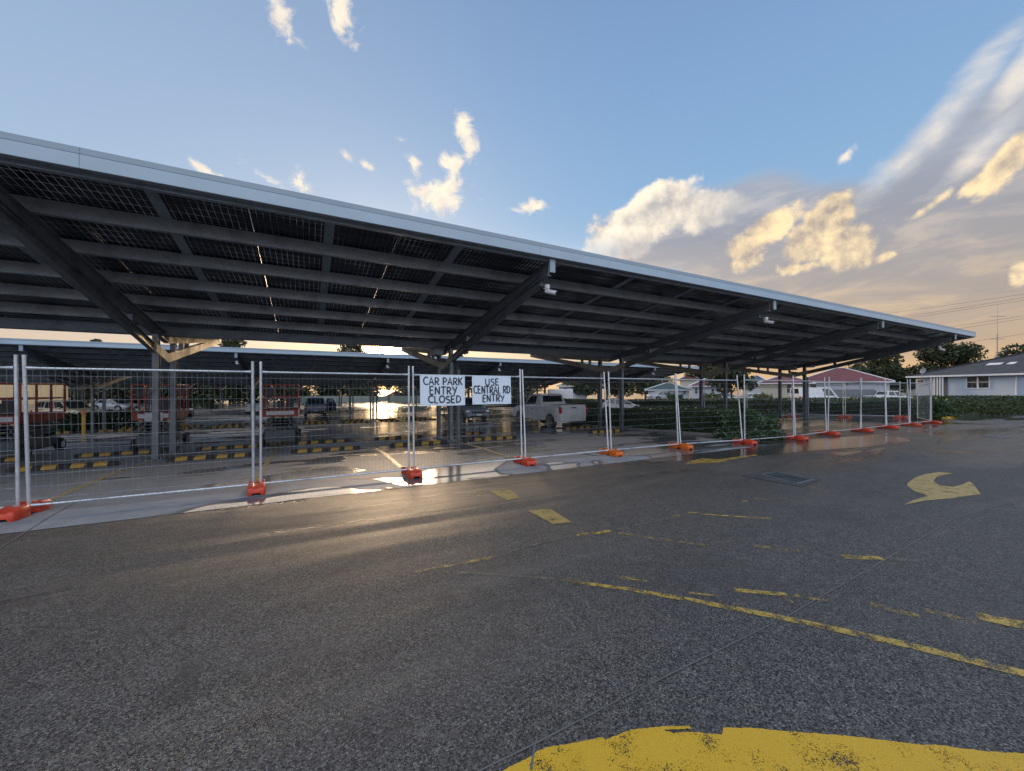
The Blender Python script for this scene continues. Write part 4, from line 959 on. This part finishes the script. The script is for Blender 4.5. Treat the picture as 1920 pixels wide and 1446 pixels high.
# ------------------------------------------------------------------ bollard, barrier, grate, cover
p = G(157, 815); b_ = thing('bollard', 'yellow bollard with an orange cap beyond the large red lift', 'bollard', p)
mb = MB(); mb.tube([(0, 0, 0), (0, 0, 1.05)], .075, 12); mb.build('bollard_post', simple('bollard_yellow', (.55, .33, .03), .5), b_, smooth=True)
mb = MB(); mb.tube([(0, 0, 1.05), (0, 0, 1.22), (0, 0, 1.26)], .1, 12, True, [.1, .1, .05]); mb.build('cap', M_ORANGE[1], b_, smooth=True)
p0, p1 = G(711, 787), G(759, 797); d = (p1 - p0); br_ = thing('safety_barrier', 'low yellow tube barrier standing in the wet glare left of the signs', 'barrier', p0, math.atan2(d.y, d.x))
for q in (0, d.length): 
    mb = MB(); mb.tube([(q, 0, gz(*(p0 + d * (q / d.length)).xy) - p0.z), (q, 0, 1.0)], .05, 10); mb.build('post', M_LIFTY, br_, smooth=True)
for z_ in (.5, .95):
    mb = MB(); mb.tube([(0, 0, z_), (d.length, 0, z_)], .035, 8); mb.build('rail', M_LIFTY, br_, smooth=True)
cs = conv([(420, 430), (560, 403), (850, 450), (740, 490)]); Q = [G(*p) for p in cs]
mb = MB(); mb.add([(q.x, q.y, .006) for q in Q], [(0, 1, 2, 3)]); struct(mb.build('concrete_apron', simple('damp_concrete', (.06, .062, .065), .45, 0, .3, 3, bmp=.3)))
cs = conv([(530, 425), (610, 412), (805, 452), (715, 474)]); Q = [G(*p) for p in cs]
gt = thing('drain_grate', 'rectangular steel drain grate set in the wet asphalt', 'drain', (0, 0, 0))
fb = MB(); bb = MB()
for a, b in ((0, 1), (1, 2), (2, 3), (3, 0)): fb.bar((Q[a].x, Q[a].y, .012), (Q[b].x, Q[b].y, .012), .035, .012)
fb.build('frame', M_RAFT, gt)
for i in range(1, 15):
    f = i / 15; a = Q[0].lerp(Q[1], f); b = Q[3].lerp(Q[2], f); bb.bar((a.x, a.y, .012), (b.x, b.y, .012), .012, .01)
for i in range(1, 5):
    f = i / 5; a = Q[0].lerp(Q[3], f); b = Q[1].lerp(Q[2], f); bb.bar((a.x, a.y, .015), (b.x, b.y, .015), .008, .008)
bb.build('grate_bars', M_LIFTD, gt)
mb = MB(); mb.add([(q.x, q.y, .0075) for q in Q], [(0, 1, 2, 3)]); mb.build('pit', M_BLACK, gt)
cs = conv([(1690, 221), (1720, 217), (1848, 226), (1830, 233)]); Q = [G(*p) for p in cs]
mb = MB(); n = 4; mb.add([(q.x, q.y, z_) for z_ in (.002, .012) for q in Q], [(0, 1, 2, 3), (4, 5, 6, 7), (0, 1, 5, 4), (1, 2, 6, 5), (2, 3, 7, 6), (3, 0, 4, 7)])
tag(mb.build('service_cover', M_LIFTD), 'dark flat service cover in the road near the right edge', 'cover')

# ------------------------------------------------------------------ vegetation
def leafquads(P, size, up=.25, asp=.55):
    n = len(P); d = RNG.normal(size=(n, 3)); d /= np.linalg.norm(d, axis=1)[:, None]
    e = RNG.normal(size=(n, 3)); e -= d * (e * d).sum(1)[:, None]; e /= np.linalg.norm(e, axis=1)[:, None]
    s_ = size * RNG.uniform(.6, 1.35, (n, 1)); a = d * s_; b = e * s_ * asp
    return np.stack([P - a, P + b * .9 - a * .1, P + a, P - b * .9 - a * .1], 1)
def tree(x, y, h, r, label, m=M_TREE, n=9000, leaf=.16, trunk_r=.18, crown_lo=.28, clumps=26, group='trees round the car park', name='tree', flat=1.0):
    z0 = gz(x, y); t = thing(name, label, 'tree', (x, y, z0), 0, group)
    mb = MB(); zc = h * crown_lo; lean = random.uniform(-.2, .2)
    mb.tube([(0, 0, -.1), (.05, 0, zc * .5), (lean * .5, .05, zc), (lean, 0, h * .62), (lean, 0, h * .85)], .1, 9, True, [trunk_r * 1.25, trunk_r, trunk_r * .85, trunk_r * .5, .03])
    C = []
    for k in range(clumps):
        a = random.uniform(0, 2 * math.pi); v = random.uniform(-1, 1); q = math.sqrt(max(0, 1 - v * v * .85)) * random.uniform(.35, 1)
        cz = (h + zc) / 2 + v * (h - zc) / 2 * .86; cr = r * random.uniform(.20, .42) * flat
        cx_, cy_ = lean + math.cos(a) * q * r * .80, math.sin(a) * q * r * .80; C.append((cx_, cy_, cz, cr))
        if k % 2 == 0: mb.tube([(lean * .5, 0, zc * .9 + random.random() * (cz - zc) * .5), (cx_ * .5, cy_ * .5, (cz + zc) / 2 + .2), (cx_, cy_, cz)], .03, 6, True, [trunk_r * .45, trunk_r * .25, .015])
    mb.build('trunk', M_BARK, t, smooth=True)
    W = np.array([c_[3] ** 2 for c_ in C]); idx = RNG.choice(len(C), n, p=W / W.sum()); CC = np.array(C)[idx]
    d_ = RNG.normal(size=(n, 3)); d_ /= np.linalg.norm(d_, axis=1)[:, None]; rr = CC[:, 3:4] * RNG.uniform(.35, 1.08, (n, 1)) ** .6
    P = CC[:, :3] + d_ * rr * np.array([1, 1, .78]); quads('crown', leafquads(P, leaf), m, t); return t
def hedge(pts, wd, h, label, m=M_HEDGE, dens=260, leaf=.05, name='hedge', group=None, nose=0):
    mb = MB(); Q = []
    for i in range(len(pts) - 1):
        a = Vector((*pts[i], 0)); b = Vector((*pts[i + 1], 0)); n = max(1, int((b - a).length / 1.0))
        Q += [a.lerp(b, k / n) for k in range(n)]
    Q.append(Vector((*pts[-1], 0))); Lq = []; rings = []
    for i, p in enumerate(Q):
        d = (Q[min(i + 1, len(Q) - 1)] - Q[max(i - 1, 0)]).normalized(); s_ = Vector((-d.y, d.x, 0)); Lq.append((p, s_)); g = gz(p.x, p.y)
        k = wd / 2 - .06; hh = h - .07 + .05 * math.sin(i * 1.7)
        rings.append([p + s_ * a * k + Vector((0, 0, g + z_)) for a, z_ in ((-.9, .05), (-1, .3), (-.98, hh * .9), (-.8, hh), (.8, hh), (.98, hh * .9), (1, .3), (.9, .05))])
    o_ = thing(name, label, 'hedge' if name == 'hedge' else 'bush', (0, 0, 0), 0, group)
    mb.loft(rings).build('hedge_core' if name == 'hedge' else 'bush_core', m, o_, smooth=True)
    P = []
    for i in range(len(Q) - 1):
        (a, sa), (b, sb) = Lq[i], Lq[i + 1]; n = int((b - a).length * (2 * h + wd) * dens)
        f = RNG.uniform(0, 1, (n, 1)); base_ = np.array(a) * (1 - f) + np.array(b) * f; sv = np.array(sa)
        per = RNG.uniform(0, 2 * h + wd, n); off = np.where(per < h, -wd / 2, np.where(per < h + wd, per - h - wd / 2, wd / 2)); zz = np.where(per < h, per, np.where(per < h + wd, h, 2 * h + wd - per))
        gzv = gz(*((a + b) / 2).xy)
        pp = base_ + sv[None, :] * off[:, None]; pp[:, 2] = zz + gzv; P.append(pp + RNG.normal(0, .03, (n, 3)))
    if True:                                     # end caps
        for (p, s_) in (Lq[0], Lq[-1]):
            n = int(wd * h * dens); pp = np.array(p)[None, :] + np.array(s_)[None, :] * RNG.uniform(-wd / 2, wd / 2, (n, 1)); pp[:, 2] = RNG.uniform(0, h, n) + gz(p.x, p.y); P.append(pp + RNG.normal(0, .04, (n, 3)))
    quads('foliage', leafquads(np.concatenate(P), leaf), m, o_)
    return o_
def bush(x, y, rx, ry, h, label, m=M_SHRUB, n=5000, leaf=.06, name='bush', group=None):
    t = thing(name, label, 'bush', (x, y, gz(x, y)), 0, group)
    d = RNG.normal(size=(n, 3)); d /= np.linalg.norm(d, axis=1)[:, None]; d[:, 2] = np.abs(d[:, 2])
    lump = 1 + .16 * np.sin(d[:, 0:1] * 7 + 1) * np.cos(d[:, 1:2] * 6) + .1 * np.sin(d[:, 2:3] * 11)
    P = d * RNG.uniform(.6, 1.04, (n, 1)) ** .5 * lump * np.array([rx, ry, h]); P[:, 2] = np.maximum(P[:, 2], .03)
    quads('foliage', leafquads(P, leaf), m, t)
    mb = MB()
    for k in range(5):
        a = k * 1.3; mb.tube([(0, 0, 0), (math.cos(a) * rx * .3, math.sin(a) * ry * .3, h * .4), (math.cos(a) * rx * .6, math.sin(a) * ry * .6, h * .75)], .02, 5, True, [.03, .02, .008])
    mb.build('stem', M_BARK, t); return t
# garden bed right of the white pickup
def bed(pts, label, yel):                        # kerbed bed polygon
    t = thing('garden_bed', label, 'garden bed', (0, 0, 0), 0, 'kerbed garden beds')
    n = len(pts); c_ = Vector((sum(p[0] for p in pts) / n, sum(p[1] for p in pts) / n, 0))
    mb = MB(); mb.add([(*p, gz(*p) + .09) for p in pts], [tuple(range(n))]); mb.build('soil', M_SOIL, t)
    for i in range(n):
        a = Vector((*pts[i], gz(*pts[i]) + .06)); b = Vector((*pts[(i + 1) % n], gz(*pts[(i + 1) % n]) + .06))
        mb = MB(); e = (b - a).normalized() * .07; mb.bar(a - e, b + e, .15, .14 + .002 * (i % 2)); mb.build('kerb', M_KYEL if i in yel else M_CONC, t, .015)
bed([(12.35, 17.5), (12.35, 8.6), (12.6, 8.05), (13.1, 7.75), (13.7, 7.75), (14.2, 8.1), (14.4, 8.7), (14.4, 17.5)], 'kerbed bed under the dark hedge and leafy bush, yellow painted nose', (2, 3, 4, 5))
hedge([(13.35, 8.9), (13.35, 17.2)], 1.7, .86, 'dark hedge in the kerbed bed right of the white pickup', M_SHRUB, 420, .045)
bush(13.3, 8.1, 1.25, .95, .95, 'leafy bush spilling over the yellow kerb at the fence', M_SHRUB, 8000, .06)
bed([(30.9, 15.5), (30.9, 8.6), (31.4, 7.9), (32.2, 7.75), (33.0, 8.3), (33.1, 15.5)], 'kerbed bed at the canopy end with yellow painted kerb', (1, 2, 3))
bush(31.9, 8.9, 1.4, 1.1, 1.15, 'rounded dark bush in the yellow kerbed bed at the canopy end', M_SHRUB, 6000, .07)
hedge([(32.0, 9.6), (32.0, 15.3)], 1.6, 1.0, 'short dark hedge behind the yellow kerbed bed', M_SHRUB, 200, .06)
hedge([(52, 2.2), (42.5, 7.3), (37.2, 10.6)], 1.3, 1.15, 'long clipped boundary hedge in front of the grey roofed house', M_HEDGE, 170, .07)
hedge([(36.8, 11.2), (36.2, 20), (35, 32), (33, 47), (30, 62)], 1.3, 1.05, 'long clipped boundary hedge behind the canopy columns', M_HEDGE, 70, .10)
hedge([(19.0, 18.2), (26.0, 18.6)], 1.5, .9, 'dark hedge between the right hand canopy columns', M_SHRUB, 130, .07)
for px_, t_, rx, h_, lb_, m_ in ((1545 + 335, 31, 1.9, 1.7, 'pale green spreading shrub under the window of the grey roofed house', M_GRASSY), (1727, 33, 1.3, 1.2, 'low pale shrub left of the grey roofed house', M_GRASSY), (1430, 48, 1.3, 1.5, 'pale shrub beyond the hedge, right of the white sedan', M_GRASSY), (1335, 50, 1.4, 1.4, 'pale shrub in front of the red roofed white house', M_GRASSY), (1265, 50, 1.1, 1.2, 'round shrub in front of the green roofed house', M_SHRUB),
                                  (140, 24, 2.0, 1.1, 'low dark shrub behind the large red lift', M_SHRUB), (230, 27, 2.2, 1.2, 'low dark shrub left of the half hidden lift', M_SHRUB), (375, 52, 1.8, 1.6, 'small dark shrub beyond the black car', M_SHRUB)):
    x_, y_ = at(px_, t_); bush(x_, y_, rx, 1.1, h_, lb_, m_, 2600, .10, group='shrubs among the parking bays and front yards')
def T(px_, t_, top_y, r, label, m=M_TREE, **kw):
    x_, y_ = at(px_, t_); h = CAMH + (HY - top_y) / F * t_ - gz(x_, y_); return tree(x_, y_, h, r, label, m, **kw)
T(1655, 62, 664, 4.4, 'dense round tree left of the grey roofed house', n=9000, leaf=.22, clumps=34, crown_lo=.2)
T(1770, 58, 640, 5.2, 'broad dark tree behind the grey roofed house', n=12000, leaf=.22, clumps=44, crown_lo=.2)
T(1925, 50, 648, 3.6, 'spreading tree at the right edge behind the chimney', n=4200, leaf=.2, clumps=22)
T(1876, 60, 668, 1.1, 'small tree top showing over the grey roof', n=500, leaf=.2, clumps=8)
T(1372, 50, 690, 3.0, 'dark street tree in front of the red roofed houses', n=6000, leaf=.2, clumps=26, crown_lo=.3, trunk_r=.12)
T(1325, 95, 686, 4.6, 'distant tree above the red roof', n=3000, leaf=.35, clumps=20)
T(1210, 80, 700, 5, 'distant tree left of the green roofed house', n=3500, leaf=.3, clumps=22)
T(1160, 70, 696, 5, 'dark tree behind the white hatchback', n=4500, leaf=.3, clumps=24)
T(1095, 75, 706, 4, 'tree right of the tan roofed building', n=3500, leaf=.3, clumps=22)
T(195, 100, 634, 3.2, 'far gum tree top showing over the second canopy, on the left', M_EUC, n=2600, leaf=.34, clumps=14, crown_lo=.55)
T(438, 95, 634, 4.2, 'far gum tree top showing over the second canopy, second from the left', M_EUC, n=3200, leaf=.34, clumps=16, crown_lo=.55)
T(656, 95, 643, 4.2, 'far gum tree top beside the low sun', M_EUC, n=3200, leaf=.34, clumps=16, crown_lo=.55)
T(868, 110, 655, 2.6, 'small far gum tree right of the low sun', M_EUC, n=1500, leaf=.34, clumps=12, crown_lo=.6)
BG = [(-40, 84), (60, 80), (150, 76), (205, 72), (262, 76), (318, 72), (372, 77), (430, 73), (500, 77), (556, 84), (612, 88), (668, 92), (775, 90), (845, 92), (915, 90), (985, 92)]
for i, (px_, t_) in enumerate(BG):
    T(px_, t_, random.uniform(694, 706), random.uniform(4.5, 6.2), ['dark green tree', 'bushy dark tree', 'olive green tree'][i % 3] + ' beyond the far canopies, ' + ['at the left edge', 'behind the tan building', 'right of the tan building', 'behind the left V bracket', 'left of the half hidden lift', 'behind the left column pair', 'behind the black car', 'left of the first double post', 'behind the small red lift', 'left of the blue pickup', 'behind the blue pickup', 'right of the blue pickup', 'left of the signs', 'behind the first sign', 'behind the second sign', 'behind the cab of the white pickup'][i], M_TREE if i % 3 else M_EUC, n=5200, leaf=.30, clumps=34, crown_lo=.03, group='row of trees beyond the far canopies')

# ------------------------------------------------------------------ buildings
def m_tiles(name, col):
    m, nt_, b, o = mat(name); C_ = objc(nt_)
    wv = N(nt_, 'ShaderNodeTexWave', wave_type='BANDS', bands_direction='Z'); wv.inputs['Scale'].default_value = 3.2; wv.inputs['Distortion'].default_value = .6; nt_.links.new(C_, wv.inputs[0])
    n_ = noise(nt_, C_, 2.2, 6, .7)
    c_ = mixc(nt_, mrange(nt_, n_.outputs[0], .3, .7), tuple(q * .7 for q in col), tuple(q * 1.25 for q in col)); c_ = mixc(nt_, mth(nt_, 'MULTIPLY', wv.outputs[0], .35), c_, tuple(q * .4 for q in col))
    nt_.links.new(c_, b.inputs['Base Color']); b.inputs['Roughness'].default_value = .7; bump(nt_, b, wv.outputs[0], .5, .03); return m
def m_boards(name, col, vert=False):
    m, nt_, b, o = mat(name); C_ = objc(nt_)
    wv = N(nt_, 'ShaderNodeTexWave', wave_type='BANDS', bands_direction='X' if vert else 'Z', wave_profile='SAW'); wv.inputs['Scale'].default_value = 1.6; nt_.links.new(C_, wv.inputs[0])
    n_ = noise(nt_, C_, 1.5, 4); c_ = mixc(nt_, n_.outputs[0], tuple(q * .9 for q in col), tuple(min(1, q * 1.08) for q in col))
    c_ = mixc(nt_, mrange(nt_, wv.outputs[0], .9, 1, 0, .35), c_, tuple(q * .4 for q in col)); nt_.links.new(c_, b.inputs['Base Color']); b.inputs['Roughness'].default_value = .6; bump(nt_, b, wv.outputs[0], .3, .02); return m
R_RED = m_tiles('faded_red_roof', (.20, .06, .055)); R_DARK = m_tiles('charcoal_roof_tiles', (.05, .052, .058)); R_GREEN = m_tiles('green_metal_roof', (.05, .085, .08)); R_TAN = m_tiles('tan_roof', (.42, .32, .2)); R_BRN = m_tiles('brown_red_roof', (.17, .055, .04))
W_BLUE = m_boards('pale_blue_weatherboard', (.48, .55, .64)); W_WHITE = m_boards('white_weatherboard', (.55, .57, .6)); W_CREAM = m_boards('cream_cladding', (.55, .5, .38), True); W_TAN = m_boards('tan_panel_wall', (.72, .50, .25), True)
M_TRIM = simple('white_trim', (.70, .72, .74), .5, 0, .05, 3)
def house(px0, px1, t_, eave_y, ridge_y, label, wall, roof, depth=8, wins=(), hip=.8, door=None, name='house', gable=False, over=.5, floor=None, t1=None):
    k0, k1 = (px0 - CX) / F, (px1 - CX) / F; A0 = Vector((k0 * t_, t_))
    if t1 is None:
        km = ((k0 + k1) / 2); dd = Vector((1, -km)).normalized()       # facade square to the sight line
        t1 = (A0.x * dd.y - A0.y * dd.x) / (k1 * dd.y - dd.x)
    A1 = Vector((k1 * t1, t1)); w_ = (A1 - A0).length; dd = (A1 - A0).normalized()
    def onf(px): k = (px - CX) / F; t2 = (A0.x * dd.y - A0.y * dd.x) / (k * dd.y - dd.x); return (Vector((k * t2, t2)) - A0).length, t2
    x_, y_ = at(px0, t_); g = min(gz(x_, y_), gz(*at(px1, t1))) - .1
    ez = CAMH + (HY - eave_y) / F * t_ - g; tm = ((A0 + A1) / 2).length; rz_ = CAMH + (HY - ridge_y) / F * ((t_ + t1) / 2 + depth / 2 * .7) - g
    wd_ = Vector((dd.x * CS + dd.y * SN, -dd.x * SN + dd.y * CS))
    h = thing(name, label, 'house' if name == 'house' else 'building', (x_, y_, g), math.atan2(wd_.y, wd_.x), 'buildings round the car park')
    mb = MB(); mb.box(0, w_, 0, depth, 0, ez); mb.build('wall', wall, h)
    o_ = over; hp = min(depth / 2 * hip, w_ * .45) if not gable else -o_ * 0
    a = [(-o_, -o_, ez + .02), (w_ + o_, -o_, ez + .02), (w_ + o_, depth + o_, ez + .02), (-o_, depth + o_, ez + .02)]
    rd = [(hp if not gable else -o_, depth / 2, rz_), (w_ - hp if not gable else w_ + o_, depth / 2, rz_)]
    mb = MB(); mb.add(a + rd + [(p[0], p[1], p[2] - .001 - .0) for p in a], [(0, 1, 5, 4), (1, 2, 5), (2, 3, 4, 5), (3, 0, 4), (9, 8, 7, 6)]); rf = mb.build('roof', roof, h)
    mb = MB()
    for i in range(4):
        p, q = Vector(a[i]), Vector(a[(i + 1) % 4]); mb.bar(p + Vector((0, 0, -.07)), q + Vector((0, 0, -.07)), .10, .14)
    mb.build('gutter', M_TRIM, rf)
    mb = MB()
    for i, j in ((0, 0), (1, 1), (2, 1), (3, 0)): mb.bar(Vector(a[i]) + Vector((0, 0, .03)), Vector(rd[j]) + Vector((0, 0, .03)), .22, .07)
    mb.bar(Vector(rd[0]) + Vector((0, 0, .03)), Vector(rd[1]) + Vector((0, 0, .03)), .24, .08); mb.build('ridge_cap', M_TRIM if roof is not R_DARK else roof, rf)
    for (wx0, wx1, wy0, wy1, nm) in wins:                # pixel boxes on the facade
        (u0, tw), (u1, _) = onf(wx0), onf(wx1); z1_ = CAMH + (HY - wy0) / F * tw - g; z0_ = CAMH + (HY - wy1) / F * tw - g
        mb = MB(); k = .07
        mb.box(u0, u1, -.05, .0 - .002, z0_, z0_ + k); mb.box(u0, u1, -.05, -.002, z1_ - k, z1_); mb.box(u0, u0 + k, -.052, -.002, z0_ + k, z1_ - k); mb.box(u1 - k, u1, -.052, -.002, z0_ + k, z1_ - k)
        if u1 - u0 > 1.2 and nm == 'window': mb.box((u0 + u1) / 2 - .05, (u0 + u1) / 2 + .05, -.051, -.002, z0_ + k, z1_ - k)
        if nm == 'window': mb.box(u0 + k, u1 - k, -.045, -.003, (z0_ + z1_) / 2 - .02, (z0_ + z1_) / 2 + .02)
        o2 = mb.build(nm, M_TRIM, h); mb = MB(); mb.box(u0 + k, u1 - k, -.02, -.004, z0_ + k, z1_ - k); mb.build('pane', M_WIN, o2)
    return h, rf, w_, ez, rz_, g, onf
hA, rfA, wA, eA, rA, gA, onA = house(1717, 2060, 36, 706, 664, 'pale blue weatherboard house with charcoal roof beyond the long hedge', W_BLUE, R_DARK, 9, [(1812, 1857, 705, 729, 'window'), (1718, 1735, 712, 722, 'window')], 1.6, over=.45, t1=25.5)
mb = MB(); U = lambda p: onA(p)[0]
for xx in (1752, 1758, 1763.5, 1768.5, 1773.5): mb.box(U(xx), U(xx) + .07, -.40, -.32, 0, eA)
mb.build('porch_post', M_TRIM, hA)
mb = MB(); mb.box(U(1752), U(1777), -.03, -.004, 0, eA - .05); mb.build('porch_shade_sheet', simple('painted_porch_shade', (.10, .11, .13), .8), hA)  # flat dark sheet on the wall, shade of the porch painted in
mb = MB(); mb.tube([(U(1907), -.06, 0), (U(1907), -.06, eA - .05)], .05, 8); mb.build('downpipe', M_TRIM, hA, smooth=True)
rz_at = lambda yy: eA + .02 + (yy + .45) / 4.95 * (rA - eA - .02)
mb = MB(); mb.box(U(1890), U(1890) + .55, 2.6, 3.2, rz_at(2.4), rz_at(2.9) + .75); mb.box(U(1890) - .05, U(1890) + .6, 2.55, 3.25, rz_at(2.9) + .75, rz_at(2.9) + .82); mb.build('chimney', M_BRICK, rfA)
for a, b in ((1817, 1843), (1855, 1868)):
    u0, u1 = U(a), U(b); sl_ = lambda xx, yy: (xx, yy, rz_at(yy) + .06)
    mb = MB(); mb.add([sl_(u0, 1.6), sl_(u1, 1.6), sl_(u1, 1.95), sl_(u0, 1.95)] + [Vector(sl_(*p)) + Vector((0, 0, -.05)) for p in ((u0, 1.6), (u1, 1.6), (u1, 1.95), (u0, 1.95))], [(0, 1, 2, 3), (4, 5, 6, 7), (0, 1, 5, 4), (1, 2, 6, 5), (2, 3, 7, 6), (3, 0, 4, 7)]); mb.build('skylight', M_TRIM, rfA)
x_, y_ = at(1729, 34.4); sdsh = thing('satellite_dish', 'grey satellite dish on the left corner of the charcoal roof', 'dish', (x_, y_, CAMH + (HY - 702) / F * 34.4), -YAW)
mb = MB(); mb.tube([(0, 0, -.25), (0, 0, .15), (0, -.1, .3)], .02, 6); mb.build('mount', M_STEEL, sdsh)
mb = MB(); n = 18; rr_ = .27; vs = [(0, .05, .33)]
for R_, dd in ((.5, .03), (1, -.06)):
    vs += [(math.cos(2 * math.pi * i / n) * rr_ * R_, dd - math.sin(2 * math.pi * i / n) * .08 * R_, .33 + math.sin(2 * math.pi * i / n) * rr_ * R_ * .95) for i in range(n)]
mb.add(vs, [(0, 1 + i, 1 + (i + 1) % n) for i in range(n)] + [(1 + i, 1 + n + i, 1 + n + (i + 1) % n, 1 + (i + 1) % n) for i in range(n)]); mb.build('reflector', simple('dish_grey', (.45, .45, .46), .5), sdsh, smooth=True)
house(1492, 1668, 62, 717, 690, 'wide cream house with faded red roof behind the grey trailer', W_WHITE, R_RED, 12, [(1515, 1532, 720, 735, 'window'), (1585, 1592, 718, 724, 'window'), (1602, 1612, 718, 722, 'window')], 1.3)
house(1640, 1742, 72, 718, 702, 'brown roofed house half hidden by the round tree', W_CREAM, R_BRN, 10, [(1650, 1665, 722, 735, 'window')], 1)
house(1425, 1520, 58, 719, 703, 'cream house with low red roof right of the street tree', W_CREAM, R_RED, 9, [(1474, 1486, 720, 738, 'window')], .9)
house(1298, 1352, 60, 724, 710, 'white house with red hipped roof and white ridge left of the street tree', W_WHITE, R_RED, 9, [(1302, 1309, 727, 739, 'window'), (1333, 1340, 728, 742, 'window')], 1)
house(1215, 1292, 64, 731, 718, 'white weatherboard house with green roof left of the red roofs', W_WHITE, R_GREEN, 9, [(1236, 1241, 737, 742, 'window'), (1280, 1287, 732, 740, 'window')], .9)
house(1393, 1445, 85, 722, 704, 'distant house with blue grey roof above the street tree', W_WHITE, m_tiles('slate_blue_roof', (.09, .11, .15)), 9, [], 1)
house(1275, 1310, 95, 712, 702, 'distant dark red roof behind the green roofed house', W_CREAM, R_BRN, 9, [], 1)
house(1048, 1100, 75, 724, 714, 'white building with tan roof right of the signs', W_WHITE, R_TAN, 10, [(1055, 1064, 727, 733, 'window'), (1070, 1078, 727, 735, 'window')], 1, name='office_building')
house(1575, 1680, 110, 700, 689, 'distant grey roofed building above the red roof', W_WHITE, m_tiles('grey_sheet_roof', (.2, .21, .2)), 12, [], .5, name='warehouse')
house(722, 762, 92, 745, 735, 'pale blue gabled house beyond the far fence, left of the signs', W_BLUE, R_BRN, 9, [], 1, gable=False)
house(-140, 128, 58, 700, 699.2, 'long tan commercial building behind the large red lift', W_TAN, simple('flat_tan_parapet', (.55, .40, .2), .8), 16, [], .1, name='shop_building', over=.05)
# boundary fence, pale sheet metal, far side
bf = thing('boundary_fence', 'pale green sheet metal fence beyond the far canopies', 'fence')
for i in range(12):
    a = Vector(at(545 + i * 22, 80)); b = Vector(at(567 + i * 22, 80)); g = -.95
    mb = MB(); mb.bar((a.x, a.y, g + .6), (b.x, b.y, g + .6), .04, 1.2); mb.build('fence_sheet', W_SHEET if 'W_SHEET' in globals() else globals().setdefault('W_SHEET', m_boards('pale_green_sheet', (.22, .26, .22), True)), bf)
mb = MB()
for i in range(13): a = Vector(at(545 + i * 22, 79.95)); mb.box(a.x - .05, a.x + .05, a.y - .05, a.y + .05, -1, .3)
mb.build('fence_post', M_STEEL, bf)

# power lines on two poles, and the antenna mast
def pole(x_, y_, h, label):
    t = thing('power_pole', label, 'power pole', (x_, y_, gz(x_, y_)), -YAW + .9, 'timber power poles')
    mb = MB(); mb.tube([(0, 0, 0), (0, 0, h)], .15, 10, True, [.17, .11]); mb.build('pole', M_BARK, t, smooth=True)
    for z_, l in ((h - .35, 1.1), (h - 1.5, .9)): mb = MB(); mb.box(-l, l, -.05, .05, z_ - .06, z_ + .06); mb.build('crossarm', M_BARK, t)
def wire(ya, yb, label, off):
    A = at(2280, 30); B = at(1480, 62); za = CAMH + (HY - ya) / F * 30; zb = CAMH + (HY - yb) / F * 62; P = []
    for i in range(25):
        f = i / 24; P.append((A[0] * (1 - f) + B[0] * f, A[1] * (1 - f) + B[1] * f + off, za * (1 - f) + zb * f - 4 * f * (1 - f) * .35))
    mb = MB(); mb.tube(P, .012, 5); tag(mb.build('power_line', M_BLACK), label, 'power line', 'power lines over the right hand houses')
pole(*at(2280, 30), 12.3, 'timber power pole out past the right edge'); pole(*at(1480, 62), 12.6, 'timber power pole behind the canopy roof')
for (xa, ya), (xb, yb), lb_ in (((1650, 585), (1824, 560), 'topmost thin power line in the right hand sky'), ((1679, 591), (1876, 560), 'second power line from the top in the right hand sky'), ((1691, 593), (1906, 560), 'third power line from the top in the right hand sky'), ((1771, 609), (1920, 587), 'fourth power line from the top, crossing the mast'), ((1785, 613), (1920, 592), 'fifth power line from the top, crossing the mast'), ((1800, 638), (1920, 621), 'lowest power line in the right hand sky')):
    k = (yb - ya) / (xb - xa); wire(ya + k * (2280 - xa), ya + k * (1480 - xa), lb_, 0)
x_, y_ = at(1870, 50); g = gz(x_, y_); zt = CAMH + (HY - 575) / F * 50
ms = thing('antenna_mast', 'thin lattice antenna mast rising behind the charcoal roof', 'mast', (x_, y_, g), -YAW)
mb = MB(); h = zt - g
mb.tube([(0, 0, 0), (0, 0, h)], .03, 6, True, [.05, .015])
for k in range(3): a = k * 2.094; mb.tube([(math.cos(a) * .10, math.sin(a) * .10, 0), (math.cos(a) * .08, math.sin(a) * .08, h * .72)], .012, 4)
mb.build('mast_pole', M_STEEL, ms)
mb = MB()
for z_, l in ((h * .90, 1.1), (h * .67, .9)):
    mb.tube([(-l, 0, z_), (l, 0, z_ + .05)], .012, 4)
    for k in range(-3, 4): mb.tube([(k * .28, -.3, z_), (k * .28, .3, z_)], .008, 4)
for k in (-.3, .25): mb.tube([(k, 0, h * .36), (k, 0, h * .5)], .03, 5); mb.tube([(0, 0, h * .42), (k, 0, h * .42)], .012, 4)
mb.build('antenna', M_STEEL, ms)

# ------------------------------------------------------------------ render settings
vs_ = SC.view_settings; vs_.view_transform = 'Standard'; vs_.look = 'None'; vs_.exposure = .2; vs_.gamma = 1; vs_.use_curve_mapping = False
SC.cycles.max_bounces = 6; SC.cycles.diffuse_bounces = 3; SC.cycles.glossy_bounces = 3; SC.cycles.transparent_max_bounces = 12
SC.cycles.sample_clamp_indirect = 8; SC.cycles.use_denoising = True
for o in (proto, sp):
    assert 'label' in o
